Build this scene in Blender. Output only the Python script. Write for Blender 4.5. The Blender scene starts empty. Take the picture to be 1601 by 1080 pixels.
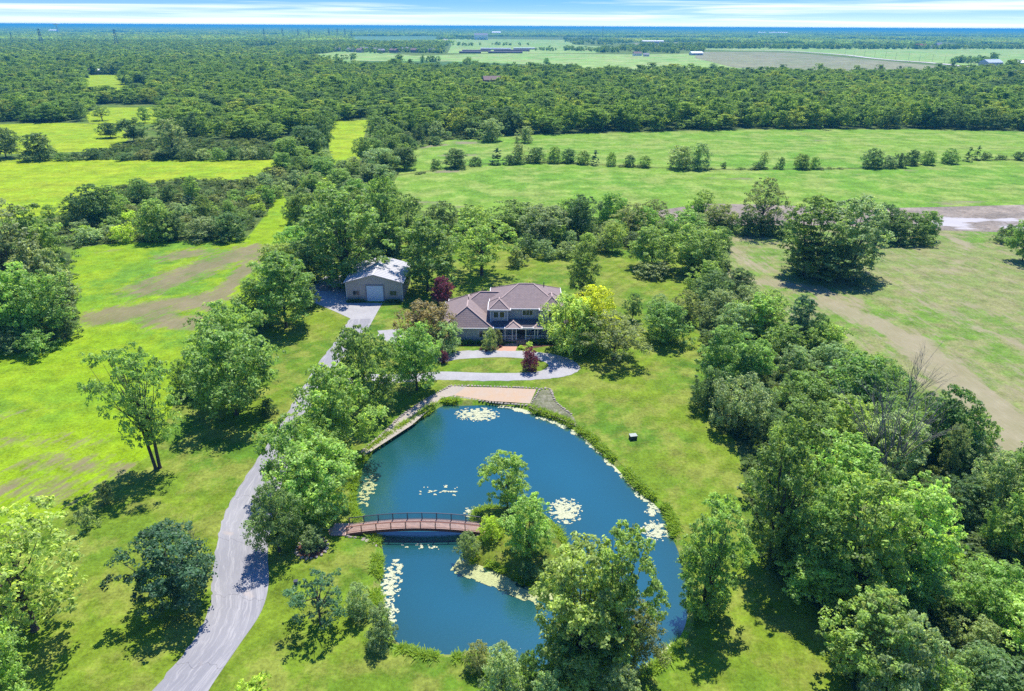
import bpy, bmesh, math, random
import numpy as np
from mathutils import Vector, Matrix, geometry
from mathutils import noise as mnoise
R = math.radians
sc = bpy.context.scene
col = sc.collection

# ------------------------------------------------------------------ camera, sky, sun, exposure
CAM_H, FPX, PITCH, ROLL = 57.0, 1081.0, R(24.78), R(0.30)
CX, CY = 800.5, 540.0
cF = Vector((0, math.cos(PITCH), -math.sin(PITCH)))
r0 = Vector((1, 0, 0)); u0 = Vector((0, math.sin(PITCH), math.cos(PITCH)))
cR = r0*math.cos(ROLL) + u0*math.sin(ROLL)
cU = u0*math.cos(ROLL) - r0*math.sin(ROLL)
cam_d = bpy.data.cameras.new('camera'); cam = bpy.data.objects.new('camera', cam_d); col.objects.link(cam)
M = Matrix((cR, cU, -cF)).transposed().to_4x4(); M.translation = (0, 0, CAM_H)
cam.matrix_world = M
cam_d.sensor_width = 36; cam_d.lens = 36*FPX/1601.0
cam_d.clip_start = 0.5; cam_d.clip_end = 120000
sc.camera = cam

SUN_EL, SUN_AZ = R(64), R(14)          # azimuth clockwise from +Y
sun_dir = Vector((math.sin(SUN_AZ)*math.cos(SUN_EL), math.cos(SUN_AZ)*math.cos(SUN_EL), math.sin(SUN_EL)))
sl = bpy.data.lights.new('sun', 'SUN'); sl.energy = 4.2; sl.angle = R(0.5); sl.color = (1.0, 0.955, 0.88)
so = bpy.data.objects.new('sun', sl); col.objects.link(so)
so.rotation_euler = sun_dir.to_track_quat('Z', 'Y').to_euler()

world = bpy.data.worlds.new('World'); sc.world = world; world.use_nodes = True
wn = world.node_tree.nodes; wl = world.node_tree.links; wn.clear()
def N(nodes, t, **kw):
    n = nodes.new(t)
    for k, v in kw.items():
        if k in n.inputs.keys() if isinstance(k, str) else False: n.inputs[k].default_value = v
        else: setattr(n, k, v)
    return n
out = wn.new('ShaderNodeOutputWorld'); bg = wn.new('ShaderNodeBackground')
tc = wn.new('ShaderNodeTexCoord'); sep = wn.new('ShaderNodeSeparateXYZ')
wl.new(tc.outputs['Generated'], sep.inputs[0])
sky = wn.new('ShaderNodeTexSky'); sky.sky_type = 'NISHITA'; sky.sun_disc = False
sky.sun_elevation = SUN_EL; sky.sun_rotation = SUN_AZ; sky.air_density = 1.0; sky.dust_density = 0.6; sky.ozone_density = 2.0
# look the sky up a little higher than the ray, so the low band keeps the clear blue of the photograph
add = wn.new('ShaderNodeVectorMath'); add.operation = 'ADD'; add.inputs[1].default_value = (0, 0, 0.20)
wl.new(tc.outputs['Generated'], add.inputs[0])
nrm = wn.new('ShaderNodeVectorMath'); nrm.operation = 'NORMALIZE'; wl.new(add.outputs[0], nrm.inputs[0])
wl.new(nrm.outputs[0], sky.inputs['Vector'])
def wmath(op, a, b=None, clamp=False):
    n = wn.new('ShaderNodeMath'); n.operation = op; n.use_clamp = clamp
    for i, v in enumerate((a, b)):
        if v is None: continue
        if isinstance(v, (int, float)): n.inputs[i].default_value = v
        else: wl.new(v, n.inputs[i])
    return n.outputs[0]
def wmix(f, a, b):
    n = wn.new('ShaderNodeMix'); n.data_type = 'RGBA'
    for i, v in ((0, f), (6, a), (7, b)):
        if isinstance(v, (int, float)): n.inputs[i].default_value = v
        elif isinstance(v, tuple): n.inputs[i].default_value = v
        else: wl.new(v, n.inputs[i])
    return n.outputs[2]
zpos = wmath('MAXIMUM', sep.outputs['Z'], 0.0)
# streaky cirrus: noise on the ray direction, stretched sideways
mp = wn.new('ShaderNodeMapping'); mp.inputs['Scale'].default_value = (1.2, 1.2, 60.0)
mp.inputs['Rotation'].default_value = (0, R(0.5), 0)
wl.new(tc.outputs['Generated'], mp.inputs[0])
nz = wn.new('ShaderNodeTexNoise'); nz.inputs['Scale'].default_value = 2.2; nz.inputs['Detail'].default_value = 6; nz.inputs['Roughness'].default_value = 0.55
nz.inputs['Distortion'].default_value = 0.4
wl.new(mp.outputs[0], nz.inputs[0])
cr = wn.new('ShaderNodeValToRGB'); cr.color_ramp.elements[0].position = 0.44; cr.color_ramp.elements[1].position = 0.62
wl.new(nz.outputs[0], cr.inputs[0])
cl_fade = wmath('SUBTRACT', 1.0, wmath('MULTIPLY', zpos, 4.0, True), True)
cloud = wmath('MULTIPLY', wmath('MULTIPLY', cr.outputs[0], 0.72), cl_fade)
hz = wmath('POWER', 2.718, wmath('MULTIPLY', zpos, -80.0))
skyb = wmix(1.0, sky.outputs[0], (0, 0, 0, 1))
mul = wn.new('ShaderNodeVectorMath'); mul.operation = 'MULTIPLY'; mul.inputs[1].default_value = (0.17, 0.40, 0.86)
wl.new(sky.outputs[0], mul.inputs[0])
c1 = wmix(hz, mul.outputs[0], (4.6, 5.2, 5.5, 1))
c2 = wmix(cloud, c1, (4.9, 5.1, 5.5, 1))
wl.new(c2, bg.inputs[0]); bg.inputs[1].default_value = 0.15
wl.new(bg.outputs[0], out.inputs[0])

sc.view_settings.view_transform = 'Standard'; sc.view_settings.look = 'None'
sc.view_settings.gamma = 1.0; sc.view_settings.use_curve_mapping = False
sc.view_settings.exposure = 0.95
sc.cycles.use_denoising = False
sc.cycles.max_bounces = 6; sc.cycles.diffuse_bounces = 4; sc.cycles.glossy_bounces = 2
sc.cycles.transmission_bounces = 4; sc.cycles.volume_bounces = 0; sc.cycles.transparent_max_bounces = 6

# ------------------------------------------------------------------ survey helpers: a spot seen at (x, y) -> the point of the ground there
def ray(px, py):
    return (cF*FPX + cR*(px-CX) - cU*(py-CY)).normalized()
def G(px, py, z=0.0):
    d = ray(px, py); t = (z-CAM_H)/d.z
    return Vector((d.x*t, d.y*t, z))
def project(P):
    v = Vector(P) - Vector((0, 0, CAM_H)); w = v.dot(cF)
    return CX + FPX*v.dot(cR)/w, CY - FPX*v.dot(cU)/w
def project_np(X, Y, Z=0.0):
    vz = Z-CAM_H
    w = X*cF.x + Y*cF.y + vz*cF.z
    return CX + FPX*(X*cR.x+Y*cR.y+vz*cR.z)/w, CY - FPX*(X*cU.x+Y*cU.y+vz*cU.z)/w
def scale_at(P):
    return FPX/(Vector(P)-Vector((0, 0, CAM_H))).dot(cF)
def W(pts, z=0.0): return [G(x, y, z) for x, y in pts]
def inside_np(poly, X, Y):
    X = np.asarray(X, float); Y = np.asarray(Y, float); c = np.zeros(X.shape, bool); n = len(poly)
    for i in range(n):
        x1, y1 = poly[i][0], poly[i][1]; x2, y2 = poly[(i+1) % n][0], poly[(i+1) % n][1]
        if y1 == y2: continue
        k = ((y1 > Y) != (y2 > Y)) & (X < (x2-x1)*(Y-y1)/(y2-y1)+x1)
        c ^= k
    return c
def edge_dist(poly, X, Y, closed=True):
    X = np.asarray(X, float); Y = np.asarray(Y, float); d = np.full(X.shape, 1e9); n = len(poly)
    for i in range(n if closed else n-1):
        ax, ay = poly[i][0], poly[i][1]; bx, by = poly[(i+1) % n][0]-ax, poly[(i+1) % n][1]-ay
        L = bx*bx+by*by+1e-9; t = np.clip(((X-ax)*bx+(Y-ay)*by)/L, 0, 1)
        d = np.minimum(d, np.hypot(X-ax-bx*t, Y-ay-by*t))
    return d
def smooth(pts, n=6, closed=True):
    P = [Vector((p[0], p[1])) for p in pts]; m = len(P); o = []
    for i in range(m if closed else m-1):
        if closed: a, b, c, d = P[(i-1) % m], P[i], P[(i+1) % m], P[(i+2) % m]
        else: a, b, c, d = P[max(i-1, 0)], P[i], P[i+1], P[min(i+2, m-1)]
        for k in range(n):
            t = k/n
            o.append(0.5*((2*b)+(c-a)*t+(2*a-5*b+4*c-d)*t*t+(3*b-a-3*c+d)*t**3))
    if not closed: o.append(P[-1])
    return o

# ------------------------------------------------------------------ object helpers
def tag(o, label=None, cat=None, group=None, kind=None):
    if label: o['label'] = label
    if cat: o['category'] = cat
    if group: o['group'] = group
    if kind: o['kind'] = kind
    return o
def mesh_obj(name, me, mat=None, parent=None):
    o = bpy.data.objects.new(name, me); col.objects.link(o)
    if mat is not None and len(me.materials) == 0: me.materials.append(mat)
    if parent: o.parent = parent
    return o
def pymesh(name, v, f, mat=None, smooth_=False):
    me = bpy.data.meshes.new(name); me.from_pydata([tuple(p) for p in v], [], f); me.update()
    if mat is not None: me.materials.append(mat)
    if smooth_: me.polygons.foreach_set('use_smooth', [True]*len(me.polygons))
    return me
def empty(name, loc, rz=0.0, scale=None):
    o = bpy.data.objects.new(name, None); col.objects.link(o); o.location = loc; o.rotation_euler = (0, 0, rz)
    o.empty_display_size = 0.5
    if scale: o.scale = scale
    return o
class MB:
    def __init__(s): s.v = []; s.f = []; s.uv = None
    def add(s, v, f):
        k = len(s.v); s.v += [Vector(p) for p in v]; s.f += [tuple(i+k for i in q) for q in f]; return s
    def box(s, c, d, rz=0.0, tilt=None):
        cx, cy, cz = c; a, b, h = d[0]/2, d[1]/2, d[2]/2
        P = [Vector((x*a, y*b, z*h)) for z in (-1, 1) for x, y in ((-1, -1), (1, -1), (1, 1), (-1, 1))]
        if tilt is not None: P = [tilt @ p for p in P]
        if rz: m = Matrix.Rotation(rz, 3, 'Z'); P = [m @ p for p in P]
        P = [p+Vector(c) for p in P]
        return s.add(P, [(3, 2, 1, 0), (4, 5, 6, 7), (0, 1, 5, 4), (1, 2, 6, 5), (2, 3, 7, 6), (3, 0, 4, 7)])
    def bar(s, a, b, w, h):
        a = Vector(a); b = Vector(b); d = b-a; L = d.length
        q = d.to_track_quat('X', 'Z').to_matrix()
        P = [q @ Vector((x*L/2, y*w/2, z*h/2)) + (a+b)/2 for z in (-1, 1) for x, y in ((-1, -1), (1, -1), (1, 1), (-1, 1))]
        return s.add(P, [(3, 2, 1, 0), (4, 5, 6, 7), (0, 1, 5, 4), (1, 2, 6, 5), (2, 3, 7, 6), (3, 0, 4, 7)])
    def tube(s, pts, rad, n=6):
        pts = [Vector(p) for p in pts]; rings = []; k0 = len(s.v)
        for i, p in enumerate(pts):
            d = (pts[min(i+1, len(pts)-1)]-pts[max(i-1, 0)]).normalized()
            a = d.orthogonal().normalized(); b = d.cross(a)
            r = rad[i]
            for k in range(n):
                t = 2*math.pi*k/n; s.v.append(p+(a*math.cos(t)+b*math.sin(t))*r)
        for i in range(len(pts)-1):
            for k in range(n):
                a_ = k0+i*n+k; b_ = k0+i*n+(k+1) % n
                s.f.append((a_, b_, b_+n, a_+n))
        s.f.append(tuple(k0+(len(pts)-1)*n+k for k in range(n)))
        return s
    def prism(s, poly, z0, z1):
        n = len(poly); v = [(p[0], p[1], z0) for p in poly]+[(p[0], p[1], z1) for p in poly]
        f = [tuple(range(n-1, -1, -1)), tuple(range(n, 2*n))]+[(i, (i+1) % n, n+(i+1) % n, n+i) for i in range(n)]
        return s.add(v, f)
    def build(s, name, mat, parent=None, smooth_=False):
        return mesh_obj(name, pymesh(name, s.v, s.f, mat, smooth_), None, parent)

# ------------------------------------------------------------------ materials
def mat_new(name):
    m = bpy.data.materials.new(name); m.use_nodes = True; m.node_tree.nodes.clear(); return m
class NT:
    def __init__(s, m): s.m = m; s.n = m.node_tree.nodes; s.l = m.node_tree.links
    def node(s, t, **kw):
        n = s.n.new(t)
        for k, v in kw.items(): setattr(n, k, v)
        return n
    def set(s, sock, v):
        if v is None: return
        if isinstance(v, (int, float, tuple, list, Vector)): sock.default_value = v
        else: s.l.new(v, sock)
    def math(s, op, a, b=None, clamp=False):
        n = s.n.new('ShaderNodeMath'); n.operation = op; n.use_clamp = clamp
        s.set(n.inputs[0], a); s.set(n.inputs[1], b); return n.outputs[0]
    def mix(s, f, a, b, bt='MIX'):
        n = s.n.new('ShaderNodeMix'); n.data_type = 'RGBA'; n.blend_type = bt
        s.set(n.inputs[0], f); s.set(n.inputs[6], a if not isinstance(a, tuple) else (*a[:3], 1)); s.set(n.inputs[7], b if not isinstance(b, tuple) else (*b[:3], 1)); return n.outputs[2]
    def noise(s, vec, scale, detail=3, rough=0.5, dist=0.0):
        n = s.n.new('ShaderNodeTexNoise'); n.inputs['Scale'].default_value = scale; n.inputs['Detail'].default_value = detail
        n.inputs['Roughness'].default_value = rough; n.inputs['Distortion'].default_value = dist
        s.set(n.inputs[0], vec); return n.outputs[0]
    def mapping(s, vec, scale=(1, 1, 1), rot=(0, 0, 0), loc=(0, 0, 0)):
        n = s.n.new('ShaderNodeMapping'); s.set(n.inputs[0], vec)
        n.inputs['Scale'].default_value = scale; n.inputs['Rotation'].default_value = rot; n.inputs['Location'].default_value = loc
        return n.outputs[0]
    def ramp(s, v, lo, hi):
        n = s.n.new('ShaderNodeMapRange'); s.set(n.inputs[0], v); n.inputs[1].default_value = lo; n.inputs[2].default_value = hi; return n.outputs[0]
    def geo(s): return s.n.new('ShaderNodeNewGeometry').outputs['Position']
    def finish(s, color, rough=0.9, bump=None, bumpd=0.1, spec=0.2, metal=0.0):
        b = s.n.new('ShaderNodeBsdfPrincipled'); o = s.n.new('ShaderNodeOutputMaterial')
        s.set(b.inputs['Base Color'], color if not isinstance(color, tuple) else (*color[:3], 1)); s.set(b.inputs['Roughness'], rough)
        b.inputs['Specular IOR Level'].default_value = spec; b.inputs['Metallic'].default_value = metal
        if bump is not None:
            bn = s.n.new('ShaderNodeBump'); bn.inputs['Strength'].default_value = 0.6; bn.inputs['Distance'].default_value = bumpd
            s.l.new(bump, bn.inputs['Height']); s.l.new(bn.outputs[0], b.inputs['Normal'])
        s.l.new(b.outputs[0], o.inputs[0]); s.b = b
        return s.m

def row_angle(a, b):
    d = G(*b)-G(*a); return math.pi/2-math.atan2(d.y, d.x)
def mat_grass(name, cols, scale=1.0, patch=0.04, bump=0.05, stripes=None, bare=None, fleck=1.0):
    """cols: three grass tones; stripes: (angle, width); bare: colours for the 'bare' attribute"""
    t = NT(mat_new(name)); p = t.geo()
    big = t.noise(p, patch, 4, 0.6, 0.6); mid = t.noise(p, patch*6, 4, 0.65); fine = t.math('ADD', t.math('MULTIPLY', t.noise(p, 2.2*scale, 4, 0.85), 0.6), t.math('MULTIPLY', t.noise(p, 0.30*scale, 3, 0.7), 0.4)); fine = t.ramp(fine, 0.36, 0.64)
    c = t.mix(t.ramp(big, 0.42, 0.58), cols[0], cols[1])
    c = t.mix(t.math('MULTIPLY', t.ramp(mid, 0.46, 0.58), 0.8), c, cols[2])
    if stripes:
        sv = t.mapping(p, (1, 1, 1), (0, 0, stripes[0]))
        se = t.node('ShaderNodeSeparateXYZ'); t.l.new(sv, se.inputs[0])
        w = t.math('SINE', t.math('MULTIPLY', t.math('ADD', se.outputs[0], t.math('MULTIPLY', t.noise(p, 0.02, 1), 5.0)), 2*math.pi/stripes[1]))
        f = t.math('ADD', 1.0, t.math('MULTIPLY', w, stripes[2]))
        cc = t.node('ShaderNodeCombineColor'); 
        for k in range(3): t.l.new(f, cc.inputs[k])
        c = t.mix(1.0, c, cc.outputs[0], 'MULTIPLY')
    f2 = t.math('ADD', 1.0-fleck*0.5, t.math('MULTIPLY', fine, fleck))
    cc = t.node('ShaderNodeCombineColor')
    for k in range(3): t.l.new(f2, cc.inputs[k])
    c = t.mix(1.0, c, cc.outputs[0], 'MULTIPLY')
    if bare:
        a = t.node('ShaderNodeAttribute', attribute_name='bare').outputs['Fac']
        rv = t.mapping(t.mapping(p, (1, 1, 1), (0, 0, bare[3])), (1.0, 0.12, 1))
        row = t.noise(rv, 0.7*scale, 4, 0.75); br = t.noise(p, 0.35*scale, 5, 0.75)
        m = t.math('ADD', t.math('MULTIPLY', a, 1.05), t.math('SUBTRACT', t.math('ADD', t.math('MULTIPLY', row, 1.5), t.math('MULTIPLY', br, 1.1)), 1.22))
        soil = t.mix(t.ramp(t.noise(p, 0.12*scale, 4, 0.7), 0.35, 0.68), bare[0], bare[1])
        soil = t.mix(t.math('MULTIPLY', t.ramp(t.noise(rv, 2.1*scale, 3, 0.7), 0.5, 0.8), 0.6), soil, bare[2])
        c = t.mix(t.math('MULTIPLY', t.ramp(m, 0.40, 0.72), 0.9, True), c, soil)
    return t.finish(c, 0.95, t.noise(p, 3.0*scale, 3, 0.7) if bump else None, bump, spec=0.1)

M_lawn = mat_grass('mown_lawn', [(0.122, 0.180, 0.013), (0.074, 0.150, 0.012), (0.175, 0.200, 0.034)], 1.0, 0.030, 0.04, stripes=(R(38), 2.4, 0.06))
M_lawn2 = mat_grass('island_grass', [(0.125, 0.165, 0.018), (0.080, 0.135, 0.014), (0.15, 0.16, 0.03)], 1.3, 0.09, 0.05)
M_base = mat_grass('rough_meadow', [(0.095, 0.155, 0.020), (0.070, 0.125, 0.020), (0.13, 0.155, 0.035)], 0.5, 0.01, 0.1)
M_crop_l = mat_grass('left_field_crop', [(0.170, 0.270, 0.005), (0.100, 0.205, 0.018), (0.185, 0.272, 0.010)], 1.0, 0.02, 0.08, bare=[(0.150, 0.135, 0.062), (0.205, 0.160, 0.100), (0.27, 0.235, 0.140), row_angle((150,500),(400,400))])
M_crop_y = mat_grass('bright_crop', [(0.215, 0.300, 0.008), (0.185, 0.285, 0.010), (0.24, 0.30, 0.014)], 0.4, 0.012, 0.1, stripes=(R(88), 7.0, 0.04))
M_crop_m = mat_grass('pale_green_crop', [(0.142, 0.245, 0.026), (0.108, 0.228, 0.020), (0.190, 0.245, 0.052)], 0.4, 0.010, 0.08, stripes=(R(86), 9.0, 0.04), bare=[(0.17, 0.15, 0.085), (0.215, 0.185, 0.115), (0.25, 0.21, 0.14), R(88)])
M_crop_r = mat_grass('right_field_crop', [(0.150, 0.195, 0.050), (0.105, 0.190, 0.024), (0.205, 0.200, 0.080)], 1.0, 0.022, 0.08, bare=[(0.215, 0.190, 0.100), (0.270, 0.230, 0.145), (0.35, 0.31, 0.20), row_angle((1290,470),(1640,720))])
M_soil = mat_grass('bare_soil', [(0.20, 0.165, 0.13), (0.235, 0.195, 0.15), (0.17, 0.145, 0.115)], 0.4, 0.012, 0.1, bare=[(0.38, 0.36, 0.35), (0.44, 0.42, 0.42), (0.33, 0.30, 0.29), R(86)])
M_farfield = [mat_grass('far_field_%s' % n, c, 0.1, 0.003, 0) for n, c in (
    ('pale', [(0.21, 0.32, 0.075), (0.16, 0.29, 0.060), (0.27, 0.31, 0.11)]),
    ('dark', [(0.060, 0.135, 0.035), (0.050, 0.115, 0.030), (0.075, 0.135, 0.04)]),
    ('dry', [(0.200, 0.205, 0.100), (0.165, 0.185, 0.085), (0.21, 0.20, 0.12)]),
    ('teal', [(0.10, 0.20, 0.085), (0.09, 0.18, 0.08), (0.12, 0.20, 0.09)]))]
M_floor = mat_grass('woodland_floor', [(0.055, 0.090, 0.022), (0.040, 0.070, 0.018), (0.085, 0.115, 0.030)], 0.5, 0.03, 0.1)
M_brushfloor = mat_grass('weedy_floor', [(0.085, 0.130, 0.022), (0.055, 0.095, 0.018), (0.12, 0.15, 0.04)], 1.0, 0.06, 0.15)
M_bank = mat_grass('bank_weeds', [(0.14, 0.25, 0.014), (0.10, 0.19, 0.015), (0.21, 0.22, 0.06)], 1.6, 0.10, 0.1)
M_roughbank = mat_grass('rough_bank', [(0.15, 0.15, 0.085), (0.11, 0.125, 0.06), (0.19, 0.18, 0.13)], 2.0, 0.2, 0.15)

def mat_simple(name, c, rough=0.8, var=0.25, scale=2.0, spec=0.3, bumpd=0.0, metal=0.0, stretch=(1, 1, 1)):
    t = NT(mat_new(name)); p = t.node('ShaderNodeTexCoord').outputs['Object']
    q = t.mapping(p, stretch)
    n = t.noise(q, scale, 4, 0.65)
    f = t.math('ADD', 1-var/2, t.math('MULTIPLY', n, var)); cc = t.node('ShaderNodeCombineColor')
    for k in range(3): t.l.new(f, cc.inputs[k])
    return t.finish(t.mix(1.0, c, cc.outputs[0], 'MULTIPLY'), rough, n if bumpd else None, bumpd, spec, metal)

def mat_road():
    t = NT(mat_new('worn_asphalt')); uv = t.node('ShaderNodeUVMap').outputs[0]; p = t.geo()
    long_ = t.noise(t.mapping(uv, (1.3, 0.09, 1)), 1.6, 6, 0.78, 1.2)
    fine = t.noise(t.mapping(uv, (3.5, 0.25, 1)), 1.5, 4, 0.8, 0.8)
    pat = t.noise(p, 0.12, 4, 0.6)
    c = t.mix(t.ramp(pat, 0.3, 0.7), (0.200, 0.196, 0.205), (0.255, 0.248, 0.250))
    c = t.mix(t.math('MULTIPLY', t.ramp(long_, 0.50, 0.62), 0.65), c, (0.36, 0.345, 0.335))
    c = t.mix(t.math('MULTIPLY', t.ramp(fine, 0.58, 0.70), 0.65), c, (0.42, 0.40, 0.385))
    # sealed cracks running across, and the pale edge line of loose gravel
    su = t.node('ShaderNodeSeparateXYZ'); t.l.new(uv, su.inputs[0])
    cr_ = t.math('ABSOLUTE', t.math('SUBTRACT', t.math('FRACT', t.math('ADD', t.math('MULTIPLY', su.outputs[1], 0.11), t.math('MULTIPLY', t.noise(t.mapping(uv, (0.5, 0.02, 1)), 1.5, 1), 0.35))), 0.5))
    c = t.mix(t.math('MULTIPLY', t.math('LESS_THAN', cr_, 0.004), 0.55), c, (0.10, 0.095, 0.10))
    sp = t.noise(p, 0.3, 3, 0.5)
    c = t.mix(t.math('MULTIPLY', t.ramp(sp, 0.66, 0.74), 0.5), c, (0.38, 0.31, 0.25))
    return t.finish(c, 0.9, fine, 0.01, 0.2)
M_road = mat_road()
def mat_gravel(name, a, b, c3):
    t = NT(mat_new(name)); p = t.geo()
    v = t.node('ShaderNodeTexVoronoi'); v.inputs['Scale'].default_value = 6; t.l.new(p, v.inputs[0])
    c = t.mix(t.ramp(t.noise(p, 0.25, 5, 0.7), 0.35, 0.65), a, b)
    c = t.mix(t.math('MULTIPLY', t.ramp(t.noise(p, 2.5, 4, 0.8), 0.5, 0.75), 0.7), c, c3)
    return t.finish(c, 0.95, v.outputs[0], 0.02, 0.1)
M_gravel = mat_gravel('pale_gravel', (0.33, 0.32, 0.31), (0.27, 0.262, 0.26), (0.42, 0.41, 0.40))
M_path = mat_gravel('path_gravel', (0.34, 0.29, 0.235), (0.29, 0.26, 0.215), (0.42, 0.37, 0.31))
M_sand = mat_gravel('beach_sand', (0.39, 0.27, 0.165), (0.36, 0.29, 0.22), (0.44, 0.34, 0.26))
M_brickwalk = mat_simple('brick_walk', (0.42, 0.24, 0.16), 0.9, 0.4, 3)
M_mulch = mat_simple('mulch', (0.10, 0.05, 0.035), 1.0, 0.6, 3)
M_stone = mat_simple('edging_stone', (0.30, 0.26, 0.21), 0.9, 0.5, 1.5)
M_bark = mat_simple('bark', (0.085, 0.068, 0.052), 0.95, 0.5, 3)
M_deadbark = mat_simple('dead_bark', (0.21, 0.185, 0.16), 0.95, 0.4, 3)

def mat_leaf():
    t = NT(mat_new('foliage'))
    oi = t.node('ShaderNodeObjectInfo'); at = t.node('ShaderNodeAttribute', attribute_name='tint')
    f = t.math('ADD', 0.45, t.math('MULTIPLY', at.outputs['Fac'], 1.3))
    rnd = t.math('ADD', 0.88, t.math('MULTIPLY', oi.outputs['Random'], 0.24))
    g = t.math('MULTIPLY', f, rnd)
    cc = t.node('ShaderNodeCombineColor')
    for k in range(3): t.l.new(g, cc.inputs[k])
    c = t.mix(1.0, oi.outputs['Color'], cc.outputs[0], 'MULTIPLY')
    # young leaves are yellower
    c = t.mix(t.math('MULTIPLY', t.ramp(at.outputs['Fac'], 0.55, 1.0), 0.30), c, t.mix(1.0, c, (1.5, 1.25, 0.8), 'MULTIPLY'))
    return t, c
def leaf_shader(t, c, gloss=0.018):
    d = t.node('ShaderNodeBsdfDiffuse'); tr = t.node('ShaderNodeBsdfTranslucent'); gl = t.node('ShaderNodeBsdfGlossy'); gl.inputs['Roughness'].default_value = 0.5
    t.l.new(c, d.inputs[0]); t.set(tr.inputs[0], t.mix(1.0, c, (1.45, 1.30, 0.75), 'MULTIPLY')); gl.inputs[0].default_value = (0.8, 0.85, 0.9, 1)
    m1 = t.node('ShaderNodeMixShader'); m1.inputs[0].default_value = 0.55; t.l.new(d.outputs[0], m1.inputs[1]); t.l.new(tr.outputs[0], m1.inputs[2])
    m2 = t.node('ShaderNodeMixShader'); m2.inputs[0].default_value = gloss; t.l.new(m1.outputs[0], m2.inputs[1]); t.l.new(gl.outputs[0], m2.inputs[2])
    o = t.node('ShaderNodeOutputMaterial'); t.l.new(m2.outputs[0], o.inputs[0]); return t.m
_t, _c = mat_leaf(); M_leaf = leaf_shader(_t, _c)
def mat_woodleaf():
    t = NT(mat_new('woodland_foliage'))
    oi = t.node('ShaderNodeObjectInfo'); at = t.node('ShaderNodeAttribute', attribute_name='tint')
    loc = oi.outputs['Location']
    patch = t.noise(loc, 0.006, 3, 0.6); patch2 = t.noise(loc, 0.05, 2, 0.6)
    c = t.mix(t.ramp(oi.outputs['Random'], 0.0, 1.0), (0.150, 0.285, 0.055), (0.34, 0.50, 0.090))
    c = t.mix(t.math('MULTIPLY', t.ramp(patch, 0.42, 0.60), 0.6), c, (0.29, 0.44, 0.070))
    c = t.mix(t.math('MULTIPLY', t.ramp(patch2, 0.52, 0.60), 0.65), c, (0.115, 0.205, 0.095))
    c = t.mix(t.math('MULTIPLY', t.math('GREATER_THAN', oi.outputs['Random'], 0.90), 0.5), c, (0.42, 0.48, 0.090))
    f = t.math('ADD', 0.55, t.math('MULTIPLY', at.outputs['Fac'], 0.9)); cc = t.node('ShaderNodeCombineColor')
    for k in range(3): t.l.new(f, cc.inputs[k])
    return t, t.mix(1.0, c, cc.outputs[0], 'MULTIPLY')
_t, _c = mat_woodleaf(); M_woodleaf = leaf_shader(_t, _c, 0.004)

def mat_water():
    t = NT(mat_new('pond_water')); p = t.geo()
    n = t.noise(t.mapping(p, (1, 1.6, 1)), 1.6, 5, 0.75)
    c = t.mix(t.ramp(t.noise(p, 0.035, 3, 0.5), 0.35, 0.65), (0.008, 0.064, 0.072), (0.010, 0.076, 0.090))
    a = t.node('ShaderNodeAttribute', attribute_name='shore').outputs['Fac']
    c = t.mix(t.math('MULTIPLY', a, 0.95), c, (0.012, 0.052, 0.036))  # dark green near the banks, painted in for tree reflections
    t.finish(c, 0.06, n, 0.03, 1.0)
    t.b.inputs['IOR'].default_value = 1.6
    return t.m
M_water = mat_water()
M_algae = mat_simple('algae_mat', (0.42, 0.43, 0.27), 0.9, 0.5, 2.0)
M_algae2 = mat_simple('yellow_algae', (0.34, 0.36, 0.16), 0.9, 0.5, 2.0)
M_lily = mat_simple('pond_weed', (0.17, 0.24, 0.06), 0.8, 0.4, 2.0)

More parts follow.
